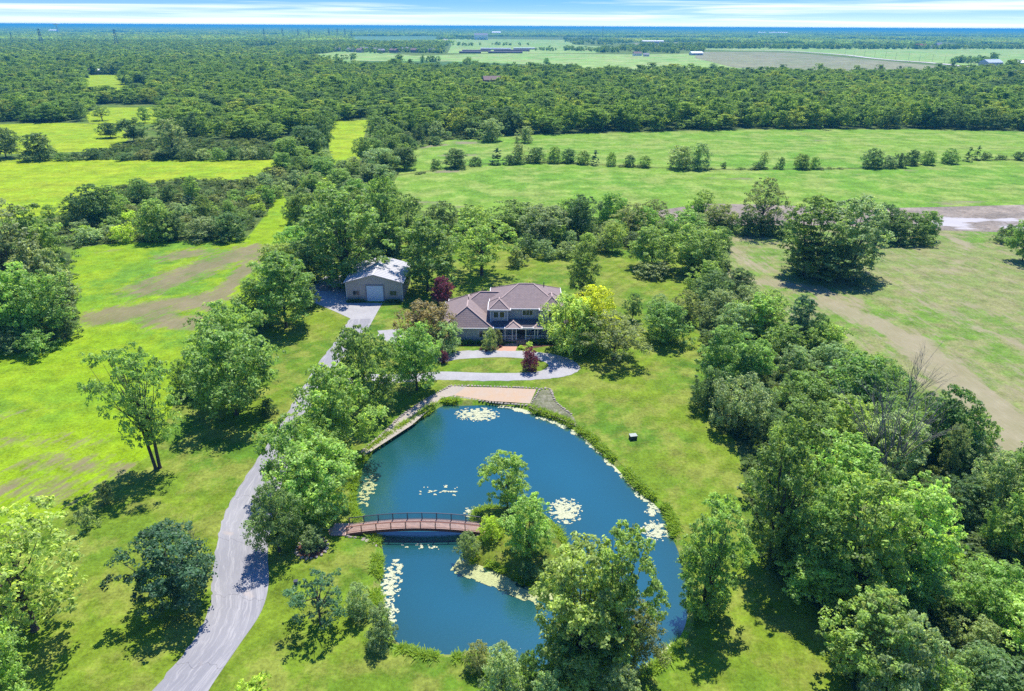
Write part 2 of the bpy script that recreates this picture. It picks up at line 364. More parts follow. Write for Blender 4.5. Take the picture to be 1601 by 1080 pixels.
# ------------------------------------------------------------------ ground sheets
def stroke_field(strokes, X, Y):
    a = np.zeros(X.shape)
    if strokes and isinstance(strokes[0], float): a += strokes[0]; strokes = strokes[1:]
    for (x1, y1, x2, y2, r, s) in strokes:
        P = G(x1, y1); Q = G(x2, y2); sc_ = 0.5*(scale_at(P)+scale_at(Q)); rad = r*2.0/sc_
        d = edge_dist([P, Q], X, Y, closed=False)
        a = np.maximum(a, s*np.clip(1.3-d/rad, 0, 1))
    return np.clip(a, 0, 1)
def sheet(name, pxpoly, z, mat, label, cat, step=0.0, strokes=None, holes=(), world_pts=None, kind='structure', sm=0):
    pts = world_pts if world_pts is not None else [G(x, y) for x, y in pxpoly]
    pts = [Vector((p[0], p[1])) for p in pts]
    if sm: pts = smooth(pts, sm)
    dens = []
    for i, p in enumerate(pts):
        q = pts[(i+1) % len(pts)]; n = max(1, int((q-p).length/step)) if step else 1
        for k in range(n): dens.append(p+(q-p)*k/n)
    vs = list(dens); edges = [(i, (i+1) % len(dens)) for i in range(len(dens))]
    for h in holes:
        k = len(vs); vs += [Vector((p[0], p[1])) for p in h]; edges += [(k+i, k+(i+1) % len(h)) for i in range(len(h))]
    if step:
        xs = [p.x for p in dens]; ys = [p.y for p in dens]
        gx, gy = np.meshgrid(np.arange(min(xs), max(xs), step), np.arange(min(ys), max(ys), step))
        rg = np.random.RandomState(3); gx = gx.ravel()+rg.uniform(-.2, .2, gx.size)*step; gy = gy.ravel()+rg.uniform(-.2, .2, gy.size)*step
        k = inside_np(dens, gx, gy) & (edge_dist(dens, gx, gy) > step*0.3)
        for h in holes: k &= ~inside_np(h, gx, gy) & (edge_dist(h, gx, gy) > step*0.3)
        vs += [Vector((a, b)) for a, b in zip(gx[k], gy[k])]
    v2, e2, f2, *_ = geometry.delaunay_2d_cdt(vs, edges, [], 1, 1e-4)
    if holes:
        keep = []
        for f in f2:
            cx = sum(v2[i].x for i in f)/len(f); cy = sum(v2[i].y for i in f)/len(f)
            keep.append((cx, cy))
        ka = np.array(keep); kk = np.ones(len(f2), bool)
        for h in holes: kk &= ~inside_np(h, ka[:, 0], ka[:, 1])
        f2 = [f for f, b in zip(f2, kk) if b]
    f3 = []
    for f in f2:
        a, b, c = (v2[f[0]], v2[f[1]], v2[f[2]])
        f3.append(f if (b-a).cross(c-a) > 0 else f[::-1])
    me = pymesh(name, [(p.x, p.y, z) for p in v2], f3, mat)
    if strokes is not None:
        X = np.array([p.x for p in v2]); Y = np.array([p.y for p in v2])
        at = me.attributes.new('bare', 'FLOAT', 'POINT'); at.data.foreach_set('value', stroke_field(strokes, X, Y).astype(np.float32))
    o = mesh_obj(name, me); return tag(o, label, cat, None, kind)

# pond outline at the water line, clockwise in the photograph
POND_PX = [(692,633),(719,633),(763,632),(793,634),(823,640),(847,650),(881,662),(908,679),(931,697),(966,732),(998,767),(1036,798),(1052,835),(1070,880),(1080,930),(1076,975),(1057,1010),(1015,1046),(988,1060),(930,1066),(870,1060),(811,1046),(770,1030),(723,1027),(671,1024),(618,1006),(607,975),(595,943),(592,911),(596,868),(588,841),(566,815),(554,790),(555,765),(562,738),(575,712),(591,699),(631,672),(665,650)]
ZW = -0.55
POND = smooth([G(x, y, ZW) for x, y in POND_PX], 5)
def offset(poly, d):
    o = []; n = len(poly); A = sum(poly[i].x*poly[(i+1) % n].y-poly[(i+1) % n].x*poly[i].y for i in range(n))
    s = 1 if A > 0 else -1
    for i in range(n):
        t = (poly[(i+1) % n]-poly[i-1]).normalized(); o.append(poly[i]+Vector((t.y, -t.x))*d*s)
    return o
POND_RIM = offset(POND, 0.55)
ISL_PX = [(741,802),(757,796),(773,792),(797,793),(836,797),(857,809),(870,822),(884,845),(896,880),(893,910),(880,926),(847,925),(811,911),(776,894),(741,880),(727,865),(733,845),(738,830),(735,813)]
ISL = smooth([G(x, y, ZW) for x, y in ISL_PX], 5)

BIG = 45000
sheet('ground', None, 0.0, M_base, 'wide flat green countryside running to the horizon', 'ground', world_pts=[(-BIG, -300), (BIG, -300), (BIG, BIG), (-BIG, BIG)], holes=[POND_RIM])
lawn_px = [(-140,1250),(-140,900),(0,848),(115,792),(150,770),(235,712),(262,655),(275,622),(330,615),(385,560),(420,510),(440,470),(470,440),(478,385),(560,362),(700,375),(830,372),(1000,350),(1115,362),(1110,440),(1110,520),(1130,600),(1180,720),(1215,830),(1290,920),(1390,1010),(1480,1250)]
sheet('lawn', lawn_px, 0.012, M_lawn, 'mown bright green lawn round the pond and the house', 'lawn', holes=[POND_RIM])

L_FIELD = [(-420,1000),(-140,900),(0,848),(115,792),(150,770),(235,712),(262,655),(275,622),(330,615),(385,560),(400,520),(410,470),(430,430),(452,395),(462,360),(452,320),(437,296),(425,300),(420,330),(395,362),(385,372),(300,375),(200,378),(120,385),(105,420),(125,500),(110,530),(0,545),(-420,590)]
sheet('crop_field', L_FIELD, 0.020, M_crop_l, 'bright green field left of the driveway with brown bare patches', 'field', step=2.2, strokes=[
    (160,495,330,468,24,.76),(230,450,395,390,24,.68),(320,480,420,390,8,.9),(250,500,300,505,20,.7),(270,400,310,395,18,.6),(330,375,350,380,8,.4),
    (-60,690,150,690,16,.42),(60,720,210,735,20,.5),(-40,760,120,770,26,.5),(0,650,60,640,10,.4),(150,395,185,390,6,.4)])
sheet('crop_field', [(-500,262),(-200,252),(0,248),(150,249),(300,249),(436,250),(440,262),(400,292),(330,300),(200,310),(100,335),(30,340),(-300,360),(-600,380)], 0.020, M_crop_y, 'yellow-green striped crop field behind the left brush band', 'field')
sheet('crop_field', [(-400,200),(-100,197),(5,194),(100,192),(182,195),(205,214),(190,226),(150,236),(100,238),(0,241),(-400,248)], 0.020, M_crop_y, 'small yellow-green field above the two dark round trees at far left', 'field')
sheet('crop_field', [(131,117),(196,117),(196,135),(240,138),(244,152),(200,157),(132,152)], 0.03, M_crop_y, 'yellow-green clearing deep in the left woods', 'field')
sheet('crop_field', [(372,77.5),(392,72.5),(436,71.5),(428,78)], 0.05, M_crop_m, 'small pale clearing far back in the left woods', 'field')
sheet('crop_field', [(130,178),(160,168),(255,168),(258,192),(190,196),(140,192)], 0.03, M_crop_y, 'narrow bright strip of field behind small trees in the left woods', 'field')
sheet('crop_field', [(512,190),(577,187),(566,225),(560,262),(540,275),(500,272),(515,235)], 0.022, M_crop_y, 'narrow yellow-green strip of field running between two tree rows', 'field')
sheet('crop_field', [(612,290),(622,275),(700,264),(760,257),(830,254),(900,256),(1000,262),(1100,266),(1300,265),(1380,263),(1450,257),(1500,252),(1601,250),(2000,247),(2100,327),(1601,320),(1440,324),(1300,327),(1200,325),(1050,326),(960,340),(850,338),(700,338),(640,325)], 0.020, M_crop_m, 'pale green field just behind the row of trees beyond the house', 'field', step=6,
    strokes=[(660,268,720,270,7,.7),(640,315,730,325,9,.6),(800,262,900,262,3,.35),(1100,278,1200,280,4,.35),(1310,290,1350,291,3,.5),(1300,275,1500,262,4,.35),(960,262,1060,268,3,.3),(1450,318,1700,312,5,.5)])
sheet('crop_field', [(640,236),(700,219),(760,217),(830,211),(1000,207),(1200,202),(1430,202),(1601,206),(2000,208),(2000,245),(1601,248),(1500,250),(1450,255),(1380,261),(1300,263),(1100,264),(1000,260),(900,254),(830,252),(760,255),(700,262),(622,273)], 0.020, M_crop_m, 'pale green field between the hedgerow and the long woodland edge', 'field', step=8,
    strokes=[(640,232,740,222,6,.8),(680,245,770,240,6,.6),(1190,222,1330,218,3,.4),(1000,215,1150,214,2.5,.25)])
sheet('bare_field', [(960,345),(1010,332),(1100,318),(1200,320),(1350,326),(1450,324),(1601,320),(2000,318),(2100,380),(1700,369),(1601,364),(1470,360),(1300,352),(1100,352)], 0.024, M_soil, 'strip of bare brown soil with white puddled patch at right', 'bare soil', step=5,
    strokes=[(1470,343,1700,341,5,1),(1490,353,1640,354,7,1),(1440,351,1500,349,4,.8)])
sheet('crop_field', [(1122,368),(1230,364),(1300,352),(1470,360),(1601,364),(2100,382),(2300,1100),(1760,900),(1660,820),(1600,780),(1560,740),(1530,680),(1420,600),(1290,545),(1200,485),(1140,440)], 0.016, M_crop_r, 'large striped green and tan field right of the thicket', 'field', step=2.6,
    strokes=[.30,(1290,470,1420,530,16,.85),(1420,530,1560,650,24,.95),(1560,650,1720,790,34,1),(1140,390,1190,420,14,.6),(1180,440,1230,445,8,.95),(1240,445,1340,470,12,.6),(1360,425,1500,420,5,.5),(1150,375,1210,370,8,.5),
             (1440,470,1640,560,12,.5),(1380,440,1600,500,10,.42),(1500,560,1700,680,9,.5),(1470,365,1515,385,4,.8),(1515,385,1500,412,3,.6),(1580,700,1680,800,36,.9),(1200,470,1280,520,14,.35)])
for (p, mi, lb) in [
    ([(430,88),(560,79),(650,87),(800,83),(1000,85),(1100,83),(1300,95),(1440,107),(1430,114),(1300,116),(1000,113),(700,108),(500,101)], 0, 'broad pale green field beyond the woods, near the village'),
    ([(550,95),(700,96),(868,102),(860,109),(640,105)], 1, 'dark green crop wedge in front of the pale far field'),
    ([(1055,76),(1300,74.5),(1700,76),(1700,101),(1550,105),(1380,92),(1240,80),(1150,79)], 0, 'pale green field above the diagonal gravel road'),
    ([(1095,81),(1180,81),(1240,82.5),(1380,95),(1520,108),(1480,116),(1300,116),(1150,106),(1085,90)], 2, 'brownish dry field below the diagonal gravel road'),
    ([(530,57),(680,56.5),(700,66),(540,68)], 3, 'blue-green field behind the village trees'),
    ([(700,60.5),(880,62),(900,70),(960,74),(930,83),(700,83),(706,70)], 0, 'pale fields round the dark yard near the village'),
    ([(990,67),(1060,66),(1062,72),(1000,72.5)], 2, 'thin pale field before the far right woods')]:
    sheet('far_field', p, 0.05+0.05*mi, M_farfield[mi], lb, 'field')

# woodland floors
def wood_bounds(x):
    lb = np.interp(x, [-400, 130, 140, 258, 262, 430, 431, 510, 520, 578, 590, 640, 760, 830, 1000, 1200, 1430, 1601, 2000], [191, 191, 163, 163, 214, 222, 215, 205, 188, 186, 195, 212, 214, 209, 205, 200.5, 200.5, 204.5, 206])
    ub = np.interp(x, [-400, 430, 500, 520, 700, 900, 1300, 1430, 1540, 1601, 2000], [40, 40, 92, 98, 106, 110, 114.5, 113, 108, 106, 104])
    return lb, np.where(np.asarray(x) > 490, ub+9.5, ub)
xs = list(range(-400, 2001, 40))
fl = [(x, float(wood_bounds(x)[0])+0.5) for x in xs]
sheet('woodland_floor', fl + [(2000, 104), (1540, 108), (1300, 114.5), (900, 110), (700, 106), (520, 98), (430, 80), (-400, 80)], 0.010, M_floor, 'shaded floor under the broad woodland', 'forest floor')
BRUSH_PX = [(85,385),(105,330),(140,300),(215,288),(300,280),(380,285),(430,262),(470,258),(560,262),(600,258),(612,300),(600,330),(470,320),(445,300),(425,318),(395,360),(380,372),(300,376),(180,380),(120,388)]
sheet('weedy_ground', BRUSH_PX, 0.028, M_brushfloor, 'weedy rough ground under the left brush band', 'ground')
THICK_PX = [(1075,380),(1085,440),(1092,500),(1100,560),(1103,630),(1150,690),(1175,800),(1205,890),(1290,960),(1335,1080),(1360,1260),(1950,1260),(1760,900),(1660,820),(1600,775),(1560,745),(1510,700),(1420,680),(1395,640),(1300,590),(1290,545),(1200,500),(1140,440),(1125,370)]
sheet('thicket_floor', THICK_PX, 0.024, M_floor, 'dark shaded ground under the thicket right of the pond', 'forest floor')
LTHICK_PX = [(-200,600),(0,545),(100,532),(122,500),(108,430),(110,395),(60,400),(-200,420)]
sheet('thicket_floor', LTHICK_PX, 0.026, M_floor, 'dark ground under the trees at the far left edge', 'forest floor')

# ------------------------------------------------------------------ pond, banks, island
def ring(name, a, b, za, zb, mat, label):
    v = [(p.x, p.y, za) for p in a]+[(p.x, p.y, zb) for p in b]; n = len(a)
    f = [(i, (i+1) % n, n+(i+1) % n, n+i) for i in range(n)]
    o = mesh_obj(name, pymesh(name, v, f, mat)); return tag(o, label, 'bank', None, 'structure')
ring('pond_bank', offset(POND, -1.2), POND_RIM, -1.2, 0.0, M_bank, 'grassy sloping bank round the pond edge')
def grid_mesh(poly, step):
    xs = [p.x for p in poly]; ys = [p.y for p in poly]
    gx, gy = np.meshgrid(np.arange(min(xs), max(xs), step), np.arange(min(ys), max(ys), step)); gx = gx.ravel(); gy = gy.ravel()
    k = inside_np(poly, gx, gy) & (edge_dist(poly, gx, gy) > step*.35)
    vs = [Vector((p.x, p.y)) for p in poly]; n = len(vs); vs += [Vector((a, b)) for a, b in zip(gx[k], gy[k])]
    v2, _, f2, *_ = geometry.delaunay_2d_cdt(vs, [(i, (i+1) % n) for i in range(n)], [], 1, 1e-4)
    f3 = [f if (v2[f[1]]-v2[f[0]]).cross(v2[f[2]]-v2[f[0]]) > 0 else f[::-1] for f in f2]
    return v2, f3
wp = offset(POND, 0.5)
v2, f3 = grid_mesh(wp, 1.2)
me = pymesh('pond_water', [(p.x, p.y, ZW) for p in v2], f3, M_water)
X = np.array([p.x for p in v2]); Y = np.array([p.y for p in v2])
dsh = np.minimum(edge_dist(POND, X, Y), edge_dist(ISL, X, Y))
shore_refl = np.clip(1-dsh/8.0, 0, 1)**1.6*np.array([0.75+0.5*mnoise.noise(Vector((a_*.12, b_*.12, 0))) for a_, b_ in zip(X, Y)]); shore_refl = np.clip(shore_refl, 0, 1)  # weight of the painted reflection green, fading away from the banks
at = me.attributes.new('shore', 'FLOAT', 'POINT'); at.data.foreach_set('value', shore_refl.astype(np.float32))
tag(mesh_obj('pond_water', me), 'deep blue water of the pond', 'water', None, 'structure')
v2, f3 = grid_mesh(offset(ISL, 0.8), 0.9)
X = np.array([p.x for p in v2]); Y = np.array([p.y for p in v2]); de = edge_dist(offset(ISL, 0.8), X, Y)
rg = np.random.RandomState(5)
hgt = -1.1+np.clip(de/2.6, 0, 1)**0.8*1.55+np.clip((de-2)/6, 0, 1)*0.35
me = pymesh('island', [(x, y, h) for x, y, h in zip(X, Y, hgt)], f3, M_lawn2, True)
tag(mesh_obj('island', me), 'small grassy island in the pond at the end of the bridge', 'island', None, 'structure')
def isl_z(p):
    d = float(edge_dist(offset(ISL, 0.8), np.array([p[0]]), np.array([p[1]]))[0])
    return -1.1+min(d/2.6, 1)**0.8*1.55+max(0, min((d-2)/6, 1))*0.35

# ------------------------------------------------------------------ drives, yard, beach, path
def strip(name, pairs, z, mat, label, cat, n=8):
    Lp = smooth([G(*a) for a, b in pairs], n, False); Rp = smooth([G(*b) for a, b in pairs], n, False)
    v = []; uv = []; s = 0; K = 5
    for i, (a, b) in enumerate(zip(Lp, Rp)):
        if i: s += ((a+b)/2-(Lp[i-1]+Rp[i-1])/2).length
        w = (b-a).length; j = 0.10*math.sin(i*1.7)+0.06*math.sin(i*3.1)
        a = a+(a-b).normalized()*j
        for k in range(K):
            t = k/(K-1); q = a+(b-a)*t; v.append((q.x, q.y, z+0.05*(1-(2*t-1)**2))); uv.append((t*w, s))
    f = []
    for i in range(len(Lp)-1):
        for k in range(K-1):
            q = i*K+k; f.append((q, q+1, q+K+1, q+K))
    me = pymesh(name, v, f, mat); ul = me.uv_layers.new(name='UVMap')
    for l in me.loops: ul.data[l.index].uv = uv[l.vertex_index]
    o = mesh_obj(name, me)
    if me.polygons[0].normal.z < 0: me.flip_normals()
    return tag(o, label, cat, None, 'structure')
strip('driveway', [((120,1230),(235,1230)),((190,1150),(290,1150)),((239,1080),(326,1080)),((299,1006),(373,1010)),((329,946),(408,957)),((331,907),(420,912)),((341,841),(419,862)),((352,802),(426,812)),((373,763),(438,763)),((408,710),(456,716)),((445,654),(483,658)),((462,623),(500,626)),((499,566),(527,570)),((522,537),(556,541)),((541,508),(579,508)),((545,500),(583,498))], 0.030, M_road, 'long worn grey asphalt driveway curving up to the metal barn', 'driveway')
sheet('gravel_yard', [(541,509),(548,498),(524,487),(500,477),(484,470),(484,446),(510,432),(548,428),(552,450),(546,473),(598,474),(590,488),(579,508)], 0.040, M_gravel, 'pale gravel yard in front of the metal barn', 'gravel yard')
circ_pairs = [((596,517),(588,528)),((640,522),(630,540)),((668,541),(655,556)),((697,554),(690,566)),((717.5,549),(717.5,561.5)),((764,547.4),(773.7,558.6)),((800,548),(800,559)),((825,549.5),(818.6,560.5)),((860,553),(838,562)),((888,560),(852,566)),((904,570),(857,570)),((905,579),(856,574)),((882,588.6),(843,580.5)),((830,594),(811,583)),((755,595.5),(755,583)),((693,594),(691,581)),((640,597),(640,585)),((580,600),(585,585)),((520,602),(524,580)),((498,600),(505,578))]
strip('circle_drive', circ_pairs, 0.036, M_gravel, 'pale loop drive curving in front of the house', 'driveway')
sheet('garage_court', [(590,517),(625,514),(705,538),(700,560),(660,556),(600,532)], 0.030, M_gravel, 'pale paved court beside the garage end of the house', 'driveway')
sheet('beach', [(710,618),(729,605),(780,606),(838.6,608.5),(828.5,631),(800,629),(766,627)], 0.040, M_sand, 'orange sand beach at the head of the pond', 'beach')
sheet('garden_path', [(555,712),(597.5,680.6),(628,650),(665,625),(705,603),(730,604.5),(710,618),(688.5,623),(675,637),(644.7,664),(607.6,688),(570,712)], 0.030, M_path, 'gravel path along the upper left bank of the pond', 'path')
sheet('rough_bank', [(847,609),(861,610),(867,627),(897,652),(905,668),(880,657),(845,644),(826,637),(832,628)], 0.032, M_roughbank, 'rough stony slope beside the sand beach', 'bank')
sheet('brick_walk', [(776,548.5),(793,537),(811,536),(806,549)], 0.050, M_brickwalk, 'orange brick walk from the loop drive to the porch', 'path')
sheet('flower_bed', [(712,541),(760,541),(768,552),(755,550),(778,546),(792,537),(765,534),(712,534)], 0.045, M_mulch, 'dark red mulch bed in front of the garage wing', 'flower bed')
sheet('flower_bed', [(811,537),(812,545),(822,546),(855,541),(905,541),(905,532),(815,532)], 0.045, M_mulch, 'mulch bed below the porch railing', 'flower bed')

# ------------------------------------------------------------------ stone edgings
ICO = None
def stone_mesh(seed):
    bm = bmesh.new(); bmesh.ops.create_icosphere(bm, subdivisions=1, radius=0.5); rr = random.Random(seed)
    for v in bm.verts: v.co = v.co*rr.uniform(.82, 1.15); v.co.z *= .6
    me = bpy.data.meshes.new('stone'); bm.to_mesh(me); bm.free(); me.materials.append(M_stone); return me
def stone_row(pxs, label, size=0.45, gap=0.55, z=0.1, closed=False, world_pts=None, height=1.0):
    pts = [Vector((p[0], p[1])) for p in (world_pts or [G(x, y) for x, y in pxs])]
    pts = smooth(pts, 4, closed)
    if closed: pts.append(pts[0])
    rr = random.Random(len(pts)); bm = bmesh.new(); s = 0; nxt = 0
    for a, b in zip(pts, pts[1:]):
        L = (b-a).length
        while nxt < s+L:
            p = a+(b-a)*((nxt-s)/L); k = size*rr.uniform(.75, 1.25)
            r = bmesh.ops.create_icosphere(bm, subdivisions=1, radius=0.5)
            m = Matrix.Translation((p.x, p.y, z)) @ Matrix.Rotation(rr.uniform(0, 3), 4, 'Z') @ Matrix.Diagonal((k*1.3, k*.9, k*.6*height, 1))
            for v in r['verts']: v.co = m @ (v.co*rr.uniform(.85, 1.12))
            nxt += gap*rr.uniform(.85, 1.2)
        s += L
    me = bpy.data.meshes.new('stone_edging'); bm.to_mesh(me); bm.free(); me.materials.append(M_stone)
    return tag(mesh_obj('stone_edging', me), label, 'stone edging', None, 'stuff')
stone_row([(565,706),(597,680),(628,650),(665,625),(690,611),(706,603)], 'row of pale stones along the outer side of the path')
stone_row([(706,603),(729,603.5),(780,605),(838,607.5),(842,612),(830,631)], 'row of pale stones round the top of the sand beach')
stone_row([(847,608),(860,609),(868,627),(880,638),(896,650)], 'row of pale stones beside the rough slope')
stone_row([(706,619),(735,623),(766,628),(800,631),(828,633)], 'row of dark stones where the sand meets the pond', size=.5, z=-0.05)

# ------------------------------------------------------------------ floating algae
def algae(cx, cy, rx, ry, thr, mat, label, seed, cell=0.13, poly=None, scale=1.5):
    P = G(cx, cy, ZW); Q = G(cx+rx, cy, ZW); S = G(cx, cy-ry, ZW); ax = abs(Q.x-P.x); ay = abs(S.y-P.y)
    v = []; f = []
    nx = int(ax*2/cell); ny = int(ay*2/cell); rr = random.Random(seed)
    for i in range(nx):
        for j in range(ny):
            x = P.x-ax+(i+.5)*cell; y = P.y-ay+(j+.5)*cell
            u = math.hypot((x-P.x)/ax, (y-P.y)/ay)
            if u > 1.0: continue
            n = mnoise.fractal(Vector((x*scale+seed*7, y*scale*1.5, 0)), 0.8, 2.2, 5)
            if n*1.5 > thr+u*u*1.0-0.42:
                k = len(v); c = cell*rr.uniform(.45, .75); z = ZW+0.02+rr.uniform(0, .03)
                for dx, dy in ((-1, -1), (1, -1), (1, 1), (-1, 1)): v.append((x+dx*c+rr.uniform(-.04, .04), y+dy*c+rr.uniform(-.04, .04), z))
                f.append((k, k+1, k+2, k+3))
    if f: tag(mesh_obj('algae_patch', pymesh('algae_patch', v, f, mat)), label, 'algae', None, 'stuff')
algae(746, 648, 36, 11, -0.10, M_algae, 'white froth of algae near the head of the pond', 1)
algae(885, 798, 27, 20, -0.15, M_algae, 'cream algae mat floating right of the island', 2)
algae(1024, 829, 22, 17, -0.05, M_algae, 'white algae mat at the right shore by the tall tree', 3)
algae(608, 915, 20, 46, 0.06, M_algae, 'lacy pale algae along the lower left shore', 4)
algae(575, 765, 14, 30, 0.22, M_algae2, 'scattered weed leaves on the left shore above the bridge', 5)
algae(744, 802, 22, 11, 0.12, M_algae, 'thin algae strands at the upper end of the island', 6)
algae(1020, 800, 16, 7, 0.05, M_algae, 'small algae flecks above the right shore mat', 7)
algae(875, 660, 12, 3.0, -0.1, M_algae, 'short algae streak off the upper right shore', 8)
algae(615, 960, 12, 14, 0.1, M_algae, 'small algae scraps beside the round grey shrub', 9)
algae(690, 768, 50, 14, 0.95, M_algae, 'faint specks of algae in open water above the bridge', 10)
algae(665, 855, 50, 9, 0.85, M_algae, 'faint specks of algae below the bridge', 11)
def shore_band(path_px, width, thr, mat, label, seed):
    pts = smooth([G(x, y, ZW) for x, y in path_px], 5, False); rr = random.Random(seed); v = []; f = []; cell = .17
    for a, b in zip(pts, pts[1:]):
        L = (b-a).length; t = (b-a).normalized(); nn = Vector((-t.y, t.x))
        for i in range(int(L/cell)+1):
            for j in range(int(width/cell)+1):
                p = a+t*i*cell+nn*(j*cell-width/2)
                n = mnoise.fractal(Vector((p.x*.6+seed, p.y*.6, 0)), 0.8, 2.2, 5)
                if n > thr+abs(j*cell-width/2)/width*1.1-0.3:
                    k = len(v); c = cell*rr.uniform(.45, .75); z = ZW+0.02+rr.uniform(0, .03)
                    for dx, dy in ((-1, -1), (1, -1), (1, 1), (-1, 1)): v.append((p.x+dx*c, p.y+dy*c, z))
                    f.append((k, k+1, k+2, k+3))
    tag(mesh_obj('algae_patch', pymesh('algae_patch', v, f, mat)), label, 'algae', None, 'stuff')
shore_band([(712,883),(740,893),(776,906),(811,921),(845,934),(870,938)], 2.3, -0.30, M_algae2, 'yellow-cream algae band along the lower island shore', 21)
shore_band([(782,634),(823,643),(847,653),(881,665),(908,682),(931,700),(950,718),(966,735),(998,770),(1030,796)], 1.4, -0.12, M_algae, 'white algae line hugging the curved right shore', 22)
shore_band([(1000,1056),(1020,1042),(1040,1026),(1056,1010)], 1.1, -0.2, M_algae, 'pale algae line at the lower right corner of the pond', 23)

# ------------------------------------------------------------------ foliage meshes (unit trees, scaled per instance)
def sph(rg, n):
    v = rg.normal(size=(n, 3)); return v/np.linalg.norm(v, axis=1)[:, None]
def leaves_mesh(name, C, Nrm, size, tint, mat, rg, extra=None):
    """one leaf quad per centre"""
    n = len(C)
    a = np.cross(Nrm, rg.normal(size=(n, 3))); a /= np.linalg.norm(a, axis=1)[:, None]+1e-9
    b = np.cross(Nrm, a)
    s = size*rg.uniform(.65, 1.25, n)[:, None]
    P = np.empty((n, 4, 3)); P[:, 0] = C-a*s; P[:, 1] = C-b*s*.55+Nrm*s*.12; P[:, 2] = C+a*s; P[:, 3] = C+b*s*.55+Nrm*s*.12
    me = bpy.data.meshes.new(name)
    V = P.reshape(-1, 3); nv = len(V)
    me.vertices.add(nv); me.vertices.foreach_set('co', V.astype(np.float32).ravel())
    me.loops.add(nv); me.loops.foreach_set('vertex_index', np.arange(nv, dtype=np.int32))
    me.polygons.add(n); me.polygons.foreach_set('loop_start', np.arange(0, nv, 4, dtype=np.int32))
    me.update(calc_edges=True); me.validate()
    at = me.attributes.new('tint', 'FLOAT', 'FACE'); at.data.foreach_set('value', np.clip(tint, 0, 1).astype(np.float32))
    me.materials.append(mat)
    return me
def envelope(kind, t):
    """crown half-width (unit 0.5) at relative crown height t 0..1"""
    if kind == 'round': return 0.5*np.sqrt(np.clip(1-(2*t-0.92)**2/1.18, 0, 1))
    if kind == 'dome': return 0.5*np.sqrt(np.clip(1-(t*0.98)**2.2, 0, 1))*(0.86+0.14*np.clip(t*4, 0, 1))
    if kind == 'tall': return 0.5*np.clip(np.sin(np.pi*np.clip(t*0.90+0.09, 0, 1))**0.6, 0, 1)
    if kind == 'vase': return 0.5*np.clip(0.35+1.05*t, 0, 1)*np.sqrt(np.clip(1-np.clip(t-.55, 0, 1)**2/.22, 0, 1))
    if kind == 'cone': return 0.5*np.clip(1.02-t, 0, 1)**0.85
    if kind == 'pine': return 0.5*np.clip(np.where(t < .45, .72+t*.6, 1.0-(t-.45)**2*2.9), 0.1, 1)
    return 0.5*np.ones_like(t)
